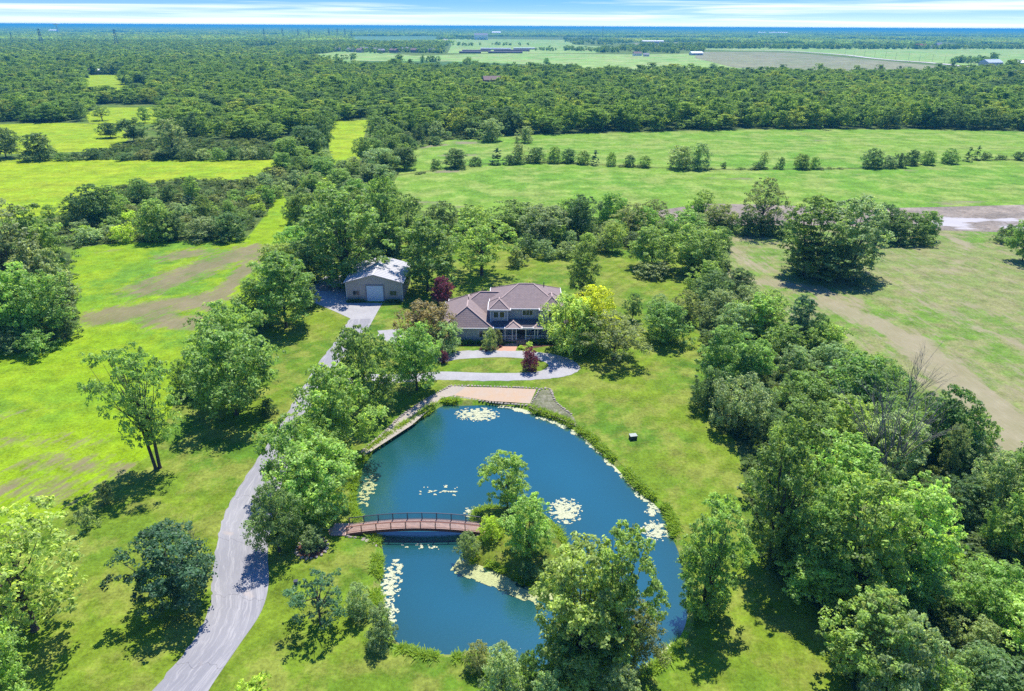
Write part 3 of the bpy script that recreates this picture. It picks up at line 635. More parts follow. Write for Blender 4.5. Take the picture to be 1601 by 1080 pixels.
def make_crown(name, kind, seed, base=0.12, w=10., h=12., nclump=38, sub=9, per=24, leaf=0.30, gappy=0.0, lean=0.0, mat=None, hang=0.0, crad=0.145, jit=0.55):
    """unit crown (x,y in -.5...5, z 0..1); w,h are the typical real size, used to keep leaves the same size"""
    rg = np.random.RandomState(seed); S = np.array([w, w, h])
    lob = rg.uniform(0, 2*np.pi, 4)
    cl = []; tries = 0
    while len(cl) < nclump:
        tries += 1
        t = rg.uniform(0.03, 0.97); th = rg.uniform(0, 2*np.pi)
        R_ = float(envelope(kind, np.array([t]))[0]); lobf = 1+0.13*math.sin(2*th+lob[0])+0.10*math.sin(3*th+lob[1]+t*3)+0.07*math.sin(5*th+lob[2])
        if kind in ('cone',): lobf = 1+0.07*math.sin(3*th+t*17+lob[0])
        if rg.uniform() > 0.35+R_*1.6: continue
        rr = R_*lobf*(rg.uniform(0.52, 0.97) if len(cl) % 4 else rg.uniform(0.05, 0.5))
        cand = np.array([rr*math.cos(th)+lean*(t-0.2), rr*math.sin(th), base+(1-base)*t])
        if gappy and len(cl) > 3:
            dd = min(np.linalg.norm((cand-c[0])*S/w) for c in cl)
            if dd < (0.09+gappy*0.12)*0.9955**tries: continue
        cr_ = crad*rg.uniform(.7, 1.35)*(1-0.25*t)*(1-0.3*gappy)
        if cand[2]*h+cr_*w*.5 > h: cand[2] = 1-cr_*w*.5/h
        cl.append((cand, cr_, rg.uniform(0, 1)))
    C = []; Nn = []; T = []
    for (c, cr_, ct) in cl:
        cw = c*S; R_ = cr_*w
        nsub = max(3, int(sub*(cr_/crad)**1.5))
        d = sph(rg, nsub); d[:, 2] = np.where(d[:, 2] < -0.45, -d[:, 2], d[:, 2])
        sc_ = cw+d*np.array([1, 1, .88])*R_*rg.uniform(.55, 1.0, nsub)[:, None]
        for k in range(nsub):
            m = per; sr = R_*rg.uniform(.30, .50)
            e = sph(rg, m); e[:, 2] = np.abs(e[:, 2])*np.where(rg.uniform(size=m) < .8, 1, -1)
            p = sc_[k]+e*np.array([1, 1, .75])*sr*rg.uniform(.5, 1.05, m)[:, None]
            if hang: p[:, 2] -= rg.uniform(0, hang, m)*R_*1.2
            nn = e*0.8+d[k]*.45+np.array([0, -.12, .35])+rg.normal(size=(m, 3))*jit
            nn /= np.linalg.norm(nn, axis=1)[:, None]
            C.append(p); Nn.append(nn); T.append(np.clip(0.42+0.32*(ct-.5)+rg.normal(0, .20, m), 0, 1))
    C = np.concatenate(C); Nn = np.concatenate(Nn); T = np.concatenate(T)
    C[:, 2] = np.clip(C[:, 2], 0.05, h)
    me = leaves_mesh(name, C, Nn, leaf, T, mat or M_leaf, rg)
    co = np.empty(len(me.vertices)*3, np.float32); me.vertices.foreach_get('co', co); co = co.reshape(-1, 3)/S.astype(np.float32)
    cxm = lean*.3; q = np.percentile(np.abs(co[:, :2]-np.array([cxm, 0])), 97.5, axis=0); kx = 0.5/max(q[0], q[1]); co[:, 0] = (co[:, 0]-cxm)*kx+cxm; co[:, 1] *= kx
    kz = 1.0/np.percentile(co[:, 2], 99.6); co[:, 2] *= kz; cl = [(np.array([(c[0][0]-cxm)*kx+cxm, c[0][1]*kx, c[0][2]*kz]), c[1], c[2]) for c in cl]
    me.vertices.foreach_set('co', co.ravel()); me.update()
    return me, cl
def make_trunk(name, cl, base, w, h, r=0.28, seed=0, lean=0.0, mat=None, nlimb=12, low=0.0, multi=1):
    rr = random.Random(seed); mb = MB()
    fork = max(0.16, base+0.10)
    for m in range(multi):
        ox = (rr.uniform(-.04, .04) if multi > 1 else 0); oy = (rr.uniform(-.04, .04) if multi > 1 else 0)
        tx = lean*.45+rr.uniform(-.04, .04)+ox*4; top = (tx*w, oy*4*w, h*0.72)
        mb.tube([(ox*w, oy*w, -0.15), ((ox+.0)*w, oy*w, .3), (tx*.25*w+ox*w, oy*w*1.2, h*fork), (tx*.6*w, oy*2*w, h*(fork+.22)), top], [r*1.45, r, r*.78, r*.45, r*.12], 7)
    cs = sorted(cl, key=lambda c: rr.random())[:nlimb]
    for c, cr_, _ in cs:
        e = Vector((c[0]*w, c[1]*w, c[2]*h)); z0 = min(h*(fork+rr.uniform(-.06, .22)), e.z*.8)
        s = Vector((lean*.3*w*(z0/h), 0, z0)); mid = s.lerp(e, .55)+Vector((0, 0, -abs(e.z-s.z)*.12))
        mb.tube([s, mid, e], [r*.36, r*.22, r*.06], 5)
    me = pymesh(name, [(v.x/w, v.y/w, v.z/h) for v in mb.v], mb.f, mat or M_bark, True); return me

LIB = {}
def reg(key, kind, w, h, **kw):
    seed = kw.pop('seed'); base = kw.get('base', .12); tr = kw.pop('tr', .26); nl = kw.pop('nl', 12); multi = kw.pop('multi', 1)
    cm, cl = make_crown('crown_'+key, kind, seed, w=w, h=h, **kw)
    tm = make_trunk('trunk_'+key, cl, base, w, h, tr, seed, kw.get('lean', 0), nlimb=nl, multi=multi)
    LIB.setdefault(key.split('.')[0], []).append((cm, tm))
for i in range(4): reg('maple.%d' % i, 'round', 12, 13, seed=10+i, base=.12, nclump=95, sub=9, per=22, leaf=.235)
for i in range(3): reg('ash.%d' % i, 'tall', 11, 16, seed=20+i, base=.10, nclump=92, sub=9, per=22, leaf=.235, gappy=.2)
for i in range(3): reg('open.%d' % i, 'round', 12, 14, seed=30+i, base=.20, nclump=80, sub=9, per=20, leaf=.21, gappy=.5, tr=.32, nl=26)
for i in range(2): reg('elm.%d' % i, 'vase', 13, 17, seed=40+i, base=.22, nclump=120, sub=8, per=22, leaf=.19, gappy=.45, tr=.30, nl=40, lean=-.20, crad=.12, multi=2)
for i in range(3): reg('cotton.%d' % i, 'tall', 12, 20, seed=50+i, base=.05, nclump=120, sub=10, per=22, leaf=.23, gappy=.35, tr=.36, nl=30, multi=3, crad=.135)
for i in range(2): reg('willow.%d' % i, 'round', 8, 9, seed=60+i, base=.12, nclump=72, sub=9, per=22, leaf=.17, gappy=.2, hang=.7)
for i in range(2): reg('pine.%d' % i, 'pine', 9, 9, seed=70+i, base=.12, nclump=78, sub=10, per=24, leaf=.15, gappy=.35, tr=.24, nl=26, crad=.14)
for i in range(2): reg('sparse.%d' % i, 'pine', 8, 8, seed=75+i, base=.22, nclump=40, sub=8, per=20, leaf=.15, gappy=.5, tr=.20, nl=20, crad=.13)
for i in range(2): reg('spruce.%d' % i, 'cone', 5, 9, seed=80+i, base=.04, nclump=60, sub=6, per=16, leaf=.20, nl=0, tr=.16, crad=.13)
for i in range(4): reg('bushy.%d' % i, 'dome', 10, 10, seed=90+i, base=.02, nclump=80, sub=9, per=20, leaf=.21, gappy=.2, nl=6, tr=.2, crad=.15)
SH = []
for i in range(5):
    cm, cl = make_crown('shrub_%d' % i, 'dome', 110+i, base=.0, w=4, h=3, nclump=22, sub=7, per=16, leaf=.16, crad=.2); SH.append(cm)
SHB = []
for i in range(4):
    cm, cl = make_crown('bush_%d' % i, 'dome', 130+i, base=.0, w=9, h=7, nclump=44, sub=8, per=16, leaf=.25, crad=.17, gappy=.2); SHB.append(cm)
FARSP, _ = make_crown('spruce_far', 'cone', 150, base=.0, w=5, h=9, nclump=40, sub=4, per=10, leaf=.28)

TINT = {'mid': (.084, .140, .032), 'light': (.122, .182, .042), 'dark': (.052, .092, .028), 'grey': (.105, .152, .062), 'lime': (.150, .215, .026),
        'yellow': (.180, .200, .014), 'purple': (.070, .020, .034), 'pine': (.030, .068, .032), 'olive': (.095, .125, .042), 'deep': (.055, .104, .024), 'brown': (.105, .095, .040), 'fresh': (.096, .160, .034)}
TWORD = {'mid': 'mid-green', 'light': 'light green', 'dark': 'dark green', 'grey': 'grey-green', 'lime': 'lime green', 'yellow': 'golden yellow', 'purple': 'dark purple', 'pine': 'bluish', 'olive': 'olive green', 'deep': 'deep green', 'brown': 'brownish green', 'fresh': 'fresh green'}
ORD = ['first', 'second', 'third', 'fourth', 'fifth', 'sixth', 'seventh', 'eighth', 'ninth', 'tenth', 'eleventh', 'twelfth', 'thirteenth', 'fourteenth', 'fifteenth', 'sixteenth', 'seventeenth', 'eighteenth', 'nineteenth', 'twentieth', 'twenty-first', 'twenty-second', 'twenty-third', 'twenty-fourth', 'twenty-fifth', 'twenty-sixth', 'twenty-seventh', 'twenty-eighth', 'twenty-ninth', 'thirtieth', 'thirty-first', 'thirty-second', 'thirty-third']
trnd = random.Random(77)
count = {'t': 0, 's': 0}
def place(kind, P, w, h, tint, label, group=None, name=None, cat=None, rz=None, z=0.0):
    """a tree or a shrub standing at P"""
    c = Vector(TINT[tint])*trnd.uniform(2.6, 3.25); c = (c.x*trnd.uniform(.96, 1.14), c.y, c.z, 1)
    rz = trnd.uniform(0, 6.28) if rz is None else rz
    if kind in ('shrub', 'bush', 'sprucelet'):
        me = trnd.choice(SH if kind == 'shrub' else SHB) if kind != 'sprucelet' else FARSP
        o = bpy.data.objects.new(name or ('shrub' if kind != 'sprucelet' else 'small_conifer'), me); col.objects.link(o)
        o.location = (P[0], P[1], z-0.05); o.scale = (w, w, h); o.rotation_euler = (0, 0, rz); o.color = c
        tag(o, label, cat or ('shrub' if kind != 'sprucelet' else 'conifer'), group); count['s'] += 1; return o
    cm, tm = trnd.choice(LIB[kind])
    nm = name or {'pine': 'pine_tree', 'sparse': 'pine_tree', 'spruce': 'spruce_tree'}.get(kind, 'leafy_tree')
    r = empty(nm, (P[0], P[1], z), rz, (w, w, h)); tag(r, label, cat or 'tree', group)
    k = bpy.data.objects.new('crown', cm); col.objects.link(k); k.parent = r; k.color = c
    k = bpy.data.objects.new('trunk', tm); col.objects.link(k); k.parent = r
    count['t'] += 1; return r
def T(kind, x, yb, yt, wpx, tint, label, group=None, zb=0.0, **kw):
    """a tree whose foot is seen at (x, yb), its top at height yt, its crown wpx wide"""
    P = G(x, yb, zb); d = ray(x, yt); t = P.y/d.y; h = max(0.6, CAM_H+d.z*t-zb)
    w = wpx/scale_at((P.x, P.y, h*.55))
    # the crown top that is seen is the far rim of the crown, so a wide low crown is a little lower than its outline
    h = max(.5, h-0.18*w*math.tan(math.radians(24)) if kind != 'spruce' else h)
    return place(kind, P, w*0.96, h, tint, label, group, z=zb, **kw)

# ------------------------------------------------------------------ building materials
def mat_shingle():
    t = NT(mat_new('roof_shingle')); p = t.node('ShaderNodeTexCoord').outputs['Object']
    b = t.node('ShaderNodeTexBrick'); t.l.new(t.mapping(p, (1, 1, 1)), b.inputs[0]); b.inputs['Scale'].default_value = 1.0
    b.inputs['Brick Width'].default_value = .6; b.inputs['Row Height'].default_value = .3; b.inputs['Mortar Size'].default_value = .012
    b.inputs['Color1'].default_value = (.275, .210, .190, 1); b.inputs['Color2'].default_value = (.225, .175, .162, 1); b.inputs['Mortar'].default_value = (.12, .09, .09, 1)
    n = t.noise(p, .5, 4, .6)
    c = t.mix(t.math('MULTIPLY', t.ramp(n, .35, .7), .35), b.outputs[0], (.26, .205, .19))
    return t.finish(c, .92, b.outputs['Fac'], .02, .15)
M_shingle = mat_shingle()
M_ridge = mat_simple('ridge_cap', (.36, .27, .235), .9, .3, 2)
M_siding = mat_simple('grey_siding', (.36, .37, .365), .7, .12, 1.2)
M_white = mat_simple('white_trim', (.72, .71, .68), .6, .1, 2)
M_glass = NT(mat_new('window_glass')).finish((.02, .03, .035), .08, spec=.6)
M_door = mat_simple('brown_door', (.10, .045, .03), .6, .3, 3)
M_doorlight = mat_simple('door_wreath', (.40, .32, .16), .7, .3, 6)
def mat_metalroof():
    t = NT(mat_new('metal_roof')); p = t.node('ShaderNodeTexCoord').outputs['Object']
    n = t.noise(t.mapping(p, (.3, 2.5, 1)), 1.2, 4, .7)
    return t.finish(t.mix(n, (.36, .35, .355), (.42, .41, .41)), .55, None, 0, .4)
M_metalroof = mat_metalroof()
M_metalwall = mat_simple('metal_wall', (.43, .39, .35), .6, .12, .8)
M_garage = mat_simple('garage_door_paint', (.50, .62, .72), .5, .1, 1)
M_gutter = mat_simple('gutter_white', (.66, .65, .62), .5, .1, 2)
M_wood_deck = mat_simple('bridge_boards', (.36, .245, .20), .85, .6, 4, stretch=(6, 1, 1))
M_wood_rail = mat_simple('bridge_rail', (.24, .105, .065), .85, .4, 3)
M_wood_dark = mat_simple('bridge_beam', (.16, .065, .045), .85, .4, 3)
M_iron = mat_simple('dark_iron', (.035, .04, .06), .5, .2, 3)

# ------------------------------------------------------------------ metal barn
def window(parent, x, y, z, w, h, panes=2, mat_f=None, face=-1):
    f = MB(); t = .09
    for dx in (-w/2, w/2): f.box((x+dx, y+face*.05, z), (t, .10, h+t))
    for dz in (-h/2, h/2): f.box((x, y+face*.05, z+dz), (w-t-.004, .096, t))
    fo = f.build('window', mat_f or M_white, parent)
    for k in range(panes):
        pw = (w-t)/panes; cx = x-w/2+t/2+pw*(k+.5)
        MB().box((cx, y+face*.03, z), (pw-.03, .03, h-t-.01)).build('pane', M_glass, fo)
        if k: MB().box((x-w/2+t/2+pw*k, y+face*.055, z), (.05, .085, h-t-.006)).build('mullion', mat_f or M_white, fo)
    return fo
bc = G(586.5, 470.5); BW, BD, BH, BR = 12.6, 13.5, 4.5, 6.3
barn = empty('metal_barn', (bc.x, bc.y, 0), R(0)); tag(barn, 'large tan metal barn with pale gabled roof and one wide overhead door', 'barn')
b = MB(); w2 = BW/2
b.add([(-w2, 0, 0), (w2, 0, 0), (w2, 0, BH), (0, 0, BR-.05), (-w2, 0, BH), (-w2, BD, 0), (w2, BD, 0), (w2, BD, BH), (0, BD, BR-.05), (-w2, BD, BH)],
      [(0, 1, 2, 3, 4), (9, 8, 7, 6, 5), (1, 6, 7, 2), (5, 0, 4, 9)])
b.build('wall', M_metalwall, barn)
rib = MB()
for k in range(-13, 14):
    x = k*.47
    if abs(x) < 2.1: rib.box((x, -.02, (BR-abs(x)/w2*(BR-BH)+3.95)/2), (.05, .036, BR-abs(x)/w2*(BR-BH)-3.95-.1)) 
    else: rib.box((x, -.02, (BH+.0+(BR-BH)*(1-abs(x)/w2))/2), (.05, .036, BH+(BR-BH)*(1-abs(x)/w2)-.1))
for k in range(1, 28): rib.box((w2+.02, k*.48, BH/2), (.036, .05, BH-.1))
rb = rib.build('wall_rib', M_metalwall, barn); rb['kind'] = 'stuff'
for s in (-1, 1):
    r = MB(); o = .35
    a = Vector((0, -o, BR)); bb = Vector((0, BD+o, BR)); c = Vector((s*(w2+o), BD+o, BH-.08)); d = Vector((s*(w2+o), -o, BH-.08))
    up = Vector((0, 0, .10)); r.add([a, bb, c, d, a+up, bb+up, c+up, d+up], [(0, 1, 2, 3), (7, 6, 5, 4), (0, 4, 5, 1), (1, 5, 6, 2), (2, 6, 7, 3), (3, 7, 4, 0)])
    ro = r.build('roof', M_metalroof, barn)
    m = MB()
    for k in range(15):
        y = -o+.1+k*(BD+2*o-.2)/14; m.bar((0, y, BR+.12), (s*(w2+o), y, BH+.04), .05, .04)
    mo = m.build('roof_rib', M_metalroof, ro)
    g = MB().box((s*(w2+o+.06), BD/2, BH-.04), (.12, BD+2*o, .14)).build('gutter', M_gutter, barn)
MB().box((0, BD/2, BR+.13), (.30, BD+.7, .05)).build('ridge_cap', M_gutter, barn)
for x in (-w2-.03, w2+.03): MB().box((x, -.06, BH/2-.05), (.13, .13, BH-.15)).build('corner_trim', M_gutter, barn)
MB().box((-2.0, 4, 5.86), (1.6, .12, .05), tilt=None).build('roof_seam', M_metalwall, barn)
dr = MB().box((.15, -.06, 1.85), (3.75, .08, 3.66)).build('door', M_garage, barn)
for k in range(6): MB().box((.15, -.115, .33+k*.61), (3.66, .025, .565)).build('panel', M_garage, dr)
fr = MB()
for x in (-1.86, 2.16): fr.box((x, -.08, 1.9), (.22, .16, 3.8))
fr.box((.15, -.08, 3.86), (4.24, .158, .2)); fr.build('door_frame', mat_simple('door_frame_tan', (.25, .24, .25), .7), barn)
for x in (-4.15, 4.25): window(barn, x, 0, 1.95, 1.5, 1.15, 2, M_metalwall)
window_side = MB()
for i, (x0, x1) in enumerate(((-w2+.2, -2.3), (2.6, w2-.2))):
    n = 7; 
    v = []
    for k in range(n):
        x = x0+(x1-x0)*(k+.5)/n
        place('shrub', (bc.x+x, bc.y-1.0), 1.0, .95, 'dark', 'low clipped shrub, %s from the left in the row %s of the barn door' % (ORD[k], ('left', 'right')[i]), 'shrubs along the barn front')
# junk heap left of the barn: brush pile and a tarp-covered heap
hp = G(512, 452)
for k, (dx, dy, s_) in enumerate(((0, 0, 2.2), (1.7, .3, 1.6), (-1.6, .6, 1.8))):
    bm = bmesh.new(); bmesh.ops.create_icosphere(bm, subdivisions=3, radius=.5)
    for v in bm.verts:
        n = mnoise.fractal(v.co*3+Vector((k*5, 0, 0)), .9, 2, 4); v.co *= 1+n*.35; v.co.z = max(v.co.z, -.05)
    me = bpy.data.meshes.new('brush_pile'); bm.to_mesh(me); bm.free(); me.materials.append(mat_simple('brush_heap_%d' % k, ((.14, .12, .10), (.22, .20, .17), (.12, .13, .13))[k], .95, .8, 4, bumpd=.2))
    o = mesh_obj('rubble_heap', me); o.location = (hp.x+dx, hp.y+dy, 0); o.scale = (s_*1.6, s_*1.2, s_*.75)
    tag(o, ('dark brush heap beside the barn yard', 'paler low heap nearest the barn yard gravel', 'leftmost dark heap beyond the barn yard')[k], 'heap', None)

# ------------------------------------------------------------------ house
house = empty('house', (0, 124.5, 0)); tag(house, 'two-storey grey house with brown hip roofs and white porch facing the pond', 'house')
HY = 124.5
def hip(parent, x0, x1, y0, y1, ze, zr, ra, rb, axis='x', name='roof', th=.12, mat=None, caps=True):
    """hip roof over a rectangle; the ridge runs along axis, from ra to rb"""
    if axis == 'x': A = Vector((ra, (y0+y1)/2, zr)); B = Vector((rb, (y0+y1)/2, zr)); 
    else: A = Vector(((x0+x1)/2, ra, zr)); B = Vector(((x0+x1)/2, rb, zr))
    c = [Vector((x0, y0, ze)), Vector((x1, y0, ze)), Vector((x1, y1, ze)), Vector((x0, y1, ze))]
    lo = [p-Vector((0, 0, th)) for p in c]
    v = c+[A, B]+lo
    if axis == 'x': f = [(0, 1, 5, 4), (1, 2, 5), (2, 3, 4, 5), (3, 0, 4)]
    else: f = [(0, 1, 4), (1, 2, 5, 4), (2, 3, 5), (3, 0, 4, 5)]
    f += [(6+(i+1) % 4, (i+1) % 4, i, 6+i) for i in range(4)]+[(9, 8, 7, 6)]
    f = [q[::-1] if i in (4, 5, 6, 7) else q for i, q in enumerate(f)]
    r = MB().add(v, f).build(name, mat or M_shingle, parent)
    if caps:
        m = MB(); u = Vector((0, 0, .05)); pr = [(0, A), (3, A), (1, B), (2, B)] if axis == 'x' else [(0, A), (1, A), (2, B), (3, B)]
        for i, P in pr: m.bar(c[i]+u*.4, P+u, .26, .05)
        m.bar(A+u, B+u, .28, .06); m.build('ridge_cap', M_ridge, r)
        g = MB(); e = .06
        g.box(((x0+x1)/2, y0-e, ze-.02), (x1-x0+.24, .11, .15)); g.box(((x0+x1)/2, y1+e, ze-.02), (x1-x0+.24, .11, .15))
        g.box((x0-e, (y0+y1)/2, ze-.02), (.11, y1-y0-.02, .15)); g.box((x1+e, (y0+y1)/2, ze-.02), (.11, y1-y0-.02, .15)); g.build('gutter', M_white, r)
    return r
Y = lambda y: y-HY
wall = MB()
wall.box((-9.0, Y(131.5), 1.6), (9.6, 13.0, 3.2))           # garage projection
wall.box((-8.4, Y(134.2), 1.58), (9.4, 9.8, 3.16))
wall.build('wall', M_siding, house)
MB().box((2.8, Y(133.4), 3.1), (13.6, 11.0, 6.2)).build('wall', M_siding, house)
MB().box((-2.6, Y(127.7), 3.1), (3.5, 1.5, 6.18)).build('bay_wall', M_siding, house)
MB().box((7.9, Y(127.6), 3.1), (4.2, 1.6, 6.17)).build('bay_wall', M_siding, house)
hip(house, -14.2, -3.7, Y(124.5), Y(138.6), 3.2, 6.5, Y(127.8), Y(134.5), 'y')
hip(house, -13.6, -1.0, Y(128.6), Y(139.8), 3.35, 7.25, -6.6, -2.0, 'x')
hip(house, -4.6, 10.2, Y(127.4), Y(139.4), 6.2, 9.35, 1.3, 4.3, 'x')
hip(house, -4.75, -.4, Y(126.6), Y(131.0), 6.24, 7.75, Y(128.7), Y(129.6), 'y')
hip(house, 5.4, 10.4, Y(126.5), Y(132.5), 6.26, 8.3, Y(128.9), Y(131.0), 'y')
# chimney pipes
for x, y, h in ((-8.9, 131.6, 6.9), (-6.2, 134.6, 7.6), (6.5, 134.8, 8.9)):
    MB().tube([(x, Y(y), h-.8), (x, Y(y), h+.25)], [.09, .09], 8).build('vent_pipe', M_iron, house)
# porch
pr = MB(); x0, x1 = -3.9, 11.6
pr.add([(x0, Y(125.2), 3.05), (x1, Y(125.2), 3.05), (x1-.4, Y(127.35), 4.0), (x0+.1, Y(127.35), 4.0), (x0, Y(125.2), 2.93), (x1, Y(125.2), 2.93), (x1-.4, Y(127.35), 2.93), (x0+.1, Y(127.35), 2.93)],
       [(0, 1, 2, 3), (1, 0, 4, 5), (2, 1, 5, 6), (0, 3, 7, 4), (4, 7, 6, 5)])
M_porchroof = mat_simple('porch_roof_shaded', (.090, .078, .085), .9, .3, 3)  # shade of the main house is put into this dark colour
pr.build('porch_roof', M_porchroof, house)
hip(house, -1.4, 1.9, Y(124.55), Y(127.2), 3.18, 4.15, Y(125.9), Y(126.4), 'y', name='porch_gable', mat=M_ridge)
hip(house, 4.2, 6.2, Y(124.75), Y(127.0), 3.14, 3.9, Y(125.8), Y(126.3), 'y', name='porch_gable', mat=M_ridge)
MB().box(((x0+x1)/2, Y(125.14), 2.93), (x1-x0+.1, .16, .34)).build('fascia', M_white, house)
MB().box(((x0+x1)/2, Y(126.3), .32), (x1-x0-.2, 2.5, .36)).build('porch_floor', M_wood_deck, house)
cols = [-3.2, -1.4, .05, .85, 2.7, 4.5, 5.1, 7.1, 9.1, 11.2]
for x in cols: MB().tube([(x, Y(125.3), .5), (x, Y(125.3), 2.8)], [.11, .09], 8).box((x, Y(125.3), .58), (.28, .28, .16)).box((x, Y(125.3), 2.72), (.26, .26, .1)).build('column', M_white, house)
for a, b_ in zip(cols, cols[1:]):
    if abs(a-.85) < .01: continue
    m = MB(); m.box(((a+b_)/2, Y(125.3), 1.35), (b_-a-.25, .07, .07)); m.box(((a+b_)/2, Y(125.3), .72), (b_-a-.25, .06, .06))
    n = max(2, int((b_-a)/.16))
    for k in range(1, n): m.box((a+(b_-a)*k/n, Y(125.3), 1.03), (.035, .035, .56))
    m.build('railing', M_white, house)
fd = MB().box((1.85, Y(127.83), 1.6), (1.1, .10, 2.2)).build('front_door', M_door, house)
MB().box((1.85, Y(127.76), 1.95), (.5, .03, .9)).build('wreath', M_doorlight, fd)
for x in (1.05, 2.65): MB().box((x, Y(127.84), 1.6), (.32, .08, 2.1)).build('side_light', M_glass, house)
for k in range(3): MB().box((1.75, Y(124.85-.32*k), .40-.14*k), (1.9, .32, .14)).build('step', M_brickwalk, house)
for x, w in ((-2.6, 1.7), (4.6, 1.6), (8.0, 1.8)): window(house, x, Y(127.9) if x == 4.6 else (Y(126.95) if x < 0 else Y(126.8)), 1.9, w, 1.5, 2)
for x in (-3.2, -2.0): window(house, x, Y(126.95), 5.1, 1.0, 1.3, 1)
window(house, 3.1, Y(127.9), 5.15, 2.1, 1.15, 3); window(house, 7.9, Y(126.8), 5.15, 1.8, 1.2, 2)
for x in (-11.9, -5.9): window(house, x, Y(125.0), 1.75, 1.3, 1.5, 2)
for x in (-4.33, -.87): MB().box((x, Y(126.9), 4.7), (.12, .1, 3.0)).build('corner_trim', M_white, house)
for x in (-13.75, -4.25): MB().box((x, Y(124.98), 1.6), (.12, .1, 3.1)).build('corner_trim', M_white, house)
# hedge and beds round the house
for k in range(16):
    place('shrub', (-13.2+k*.62, 124.0), 1.1, 1.0, 'deep', 'dark clipped shrub, %s from the left in the garage wing hedge' % ORD[k], 'shrubs of the garage hedge')
for k in range(15):
    place('shrub', (3.9+k*.62, 124.3), 1.15, 1.15, 'deep', 'dark clipped shrub, %s from the left in the porch hedge' % ORD[k], 'shrubs of the porch hedge')
T('bushy', 766, 546, 511, 26, 'grey', 'pale grey-green bushy tree at the corner of the garage wing')
T('bushy', 779, 538, 514, 16, 'olive', 'small olive tree squeezed between the garage wing and the porch')
for x, y, w, tn, lb in ((752, 547, 7, 'purple', 'leftmost small red shrub in the garage bed'), (760, 549, 7, 'purple', 'red shrub near the pale bushy tree'), (772, 547, 6, 'brown', 'brownish shrub beside the brick walk'),
                        (782, 543, 6, 'purple', 'dark red shrub halfway along the brick walk'), (790, 538, 5, 'brown', 'small brown shrub at the porch end of the walk'),
                        (816, 545, 12, 'lime', 'lime low shrub right of the brick walk'), (827, 541, 14, 'light', 'spreading light shrub right of the brick walk'), (878, 541, 13, 'brown', 'dry brownish shrub under the porch trees'), (893, 543, 10, 'olive', 'olive shrub by the golden tree foot')):
    T('shrub', x, y, y-w*.55, w, tn, lb)
T('bushy', 829, 579, 542, 29, 'purple', 'dark red-leaved little tree on the oval lawn inside the loop drive')
T('bushy', 693, 567, 547, 17, 'purple', 'dark red shrub at the left end of the oval lawn')
for x, y, w, tn, lb in ((787, 451, 12, 'deep', 'round topiary ball left behind the roof'), (802, 449, 10, 'light', 'light shrub between two garden balls behind the roof'), (826, 444, 12, 'lime', 'yellow-green ball shrub behind the main roof ridge'), (832, 448, 14, 'deep', 'low dark shrub behind the main roof ridge')):
    T('shrub', x, y+4, y-6, w, tn, lb)

# ------------------------------------------------------------------ arched footbridge
A = G(541, 834.5, 0.15); B = G(752, 832.5, 0.35)
L = (B-A).length; ang = math.atan2(B.y-A.y, B.x-A.x)
br = empty('footbridge', (A.x, A.y, 0), ang); tag(br, 'arched reddish wooden footbridge with dark railings crossing to the island', 'bridge')
def dz(s): t = s/L; return .15+(.2)*t+.80*4*t*(1-t)*.95
BWD = 1.75
n = int(L/.15); m = MB()
for k in range(n):
    s = (k+.5)*L/n; sl_ = math.atan2(dz(s+.1)-dz(s-.1), .2)
    m.box((s, BWD/2, dz(s)), (.132, BWD, .05), tilt=Matrix.Rotation(-sl_, 3, 'Y'))
o = m.build('deck_board', M_wood_deck, br); o['kind'] = 'stuff'
for y in (0.02, BWD-.02):
    m = MB(); K = 28
    for k in range(K):
        a, c = k*L/K, (k+1)*L/K; m.bar((a, y, dz(a)-.20), (c+.01, y, dz(c)-.20), .14, .34)
    m.build('beam', M_wood_dark, br)
    K = 9; top = MB(); bal = MB()
    for k in range(K+1):
        s = .12+k*(L-.24)/K
        MB().box((s, y, dz(s)+.42), (.11, .11, 1.24)).build('post', M_iron if y > 1 else M_wood_rail, br)
        if k < K:
            e = .12+(k+1)*(L-.24)/K
            top.bar((s, y, dz(s)+.98), (e, y, dz(e)+.98), .10, .06); top.bar((s, y, dz(s)+.16), (e, y, dz(e)+.16), .05, .05)
            q = 13
            for j in range(1, q):
                u = s+(e-s)*j/q; bal.box((u, y, dz(u)+.57), (.028, .028, .80))
    top.build('handrail', M_iron if y > 1 else M_wood_rail, br)
    o = bal.build('baluster', M_iron if y > 1 else M_wood_rail, br); o['kind'] = 'stuff'
MB().box((-.9, BWD/2, .10), (1.9, BWD+.5, .10)).build('landing', M_wood_deck, br)
MB().box((L+.6, BWD/2, .34), (1.3, BWD+.1, .10)).build('landing', M_wood_deck, br)
for s in (.2, L-.3): MB().box((s, BWD/2, -.35), (.5, BWD+.6, .9)).build('abutment', M_stone, br)
sheet('stepping_path', [(513,827),(528,822),(545,823),(545,836),(528,838),(515,836)], .035, M_brickwalk, 'short reddish stone path at the left end of the bridge', 'path')
stone_row([(540,838),(560,841),(578,846),(590,854)], 'rocks along the bank under the left end of the bridge', size=.6, z=-.1)
stone_row([(735,841),(748,836),(757,834)], 'rocks under the island end of the bridge', size=.6, z=-.1)

# garden ring
gc = G(488, 857)
sheet('flower_bed', None, .03, M_mulch, 'mulched round bed with shrubs near the bridge', 'flower bed', world_pts=[(gc.x+1.75*math.cos(a), gc.y+1.75*math.sin(a)) for a in np.linspace(0, 2*math.pi, 20)[:-1]])
stone_row(None, 'ring of pale stones round the little bed near the bridge', size=.42, gap=.6, closed=True, world_pts=[(gc.x+1.85*math.cos(a), gc.y+1.85*math.sin(a)) for a in np.linspace(0, 2*math.pi, 13)[:-1]])
T('bushy', 490, 857, 822, 40, 'grey', 'grey-green shrub growing in the stone-ringed bed')
T('shrub', 478, 860, 846, 16, 'olive', 'small olive shrub on the left side of the stone-ringed bed')

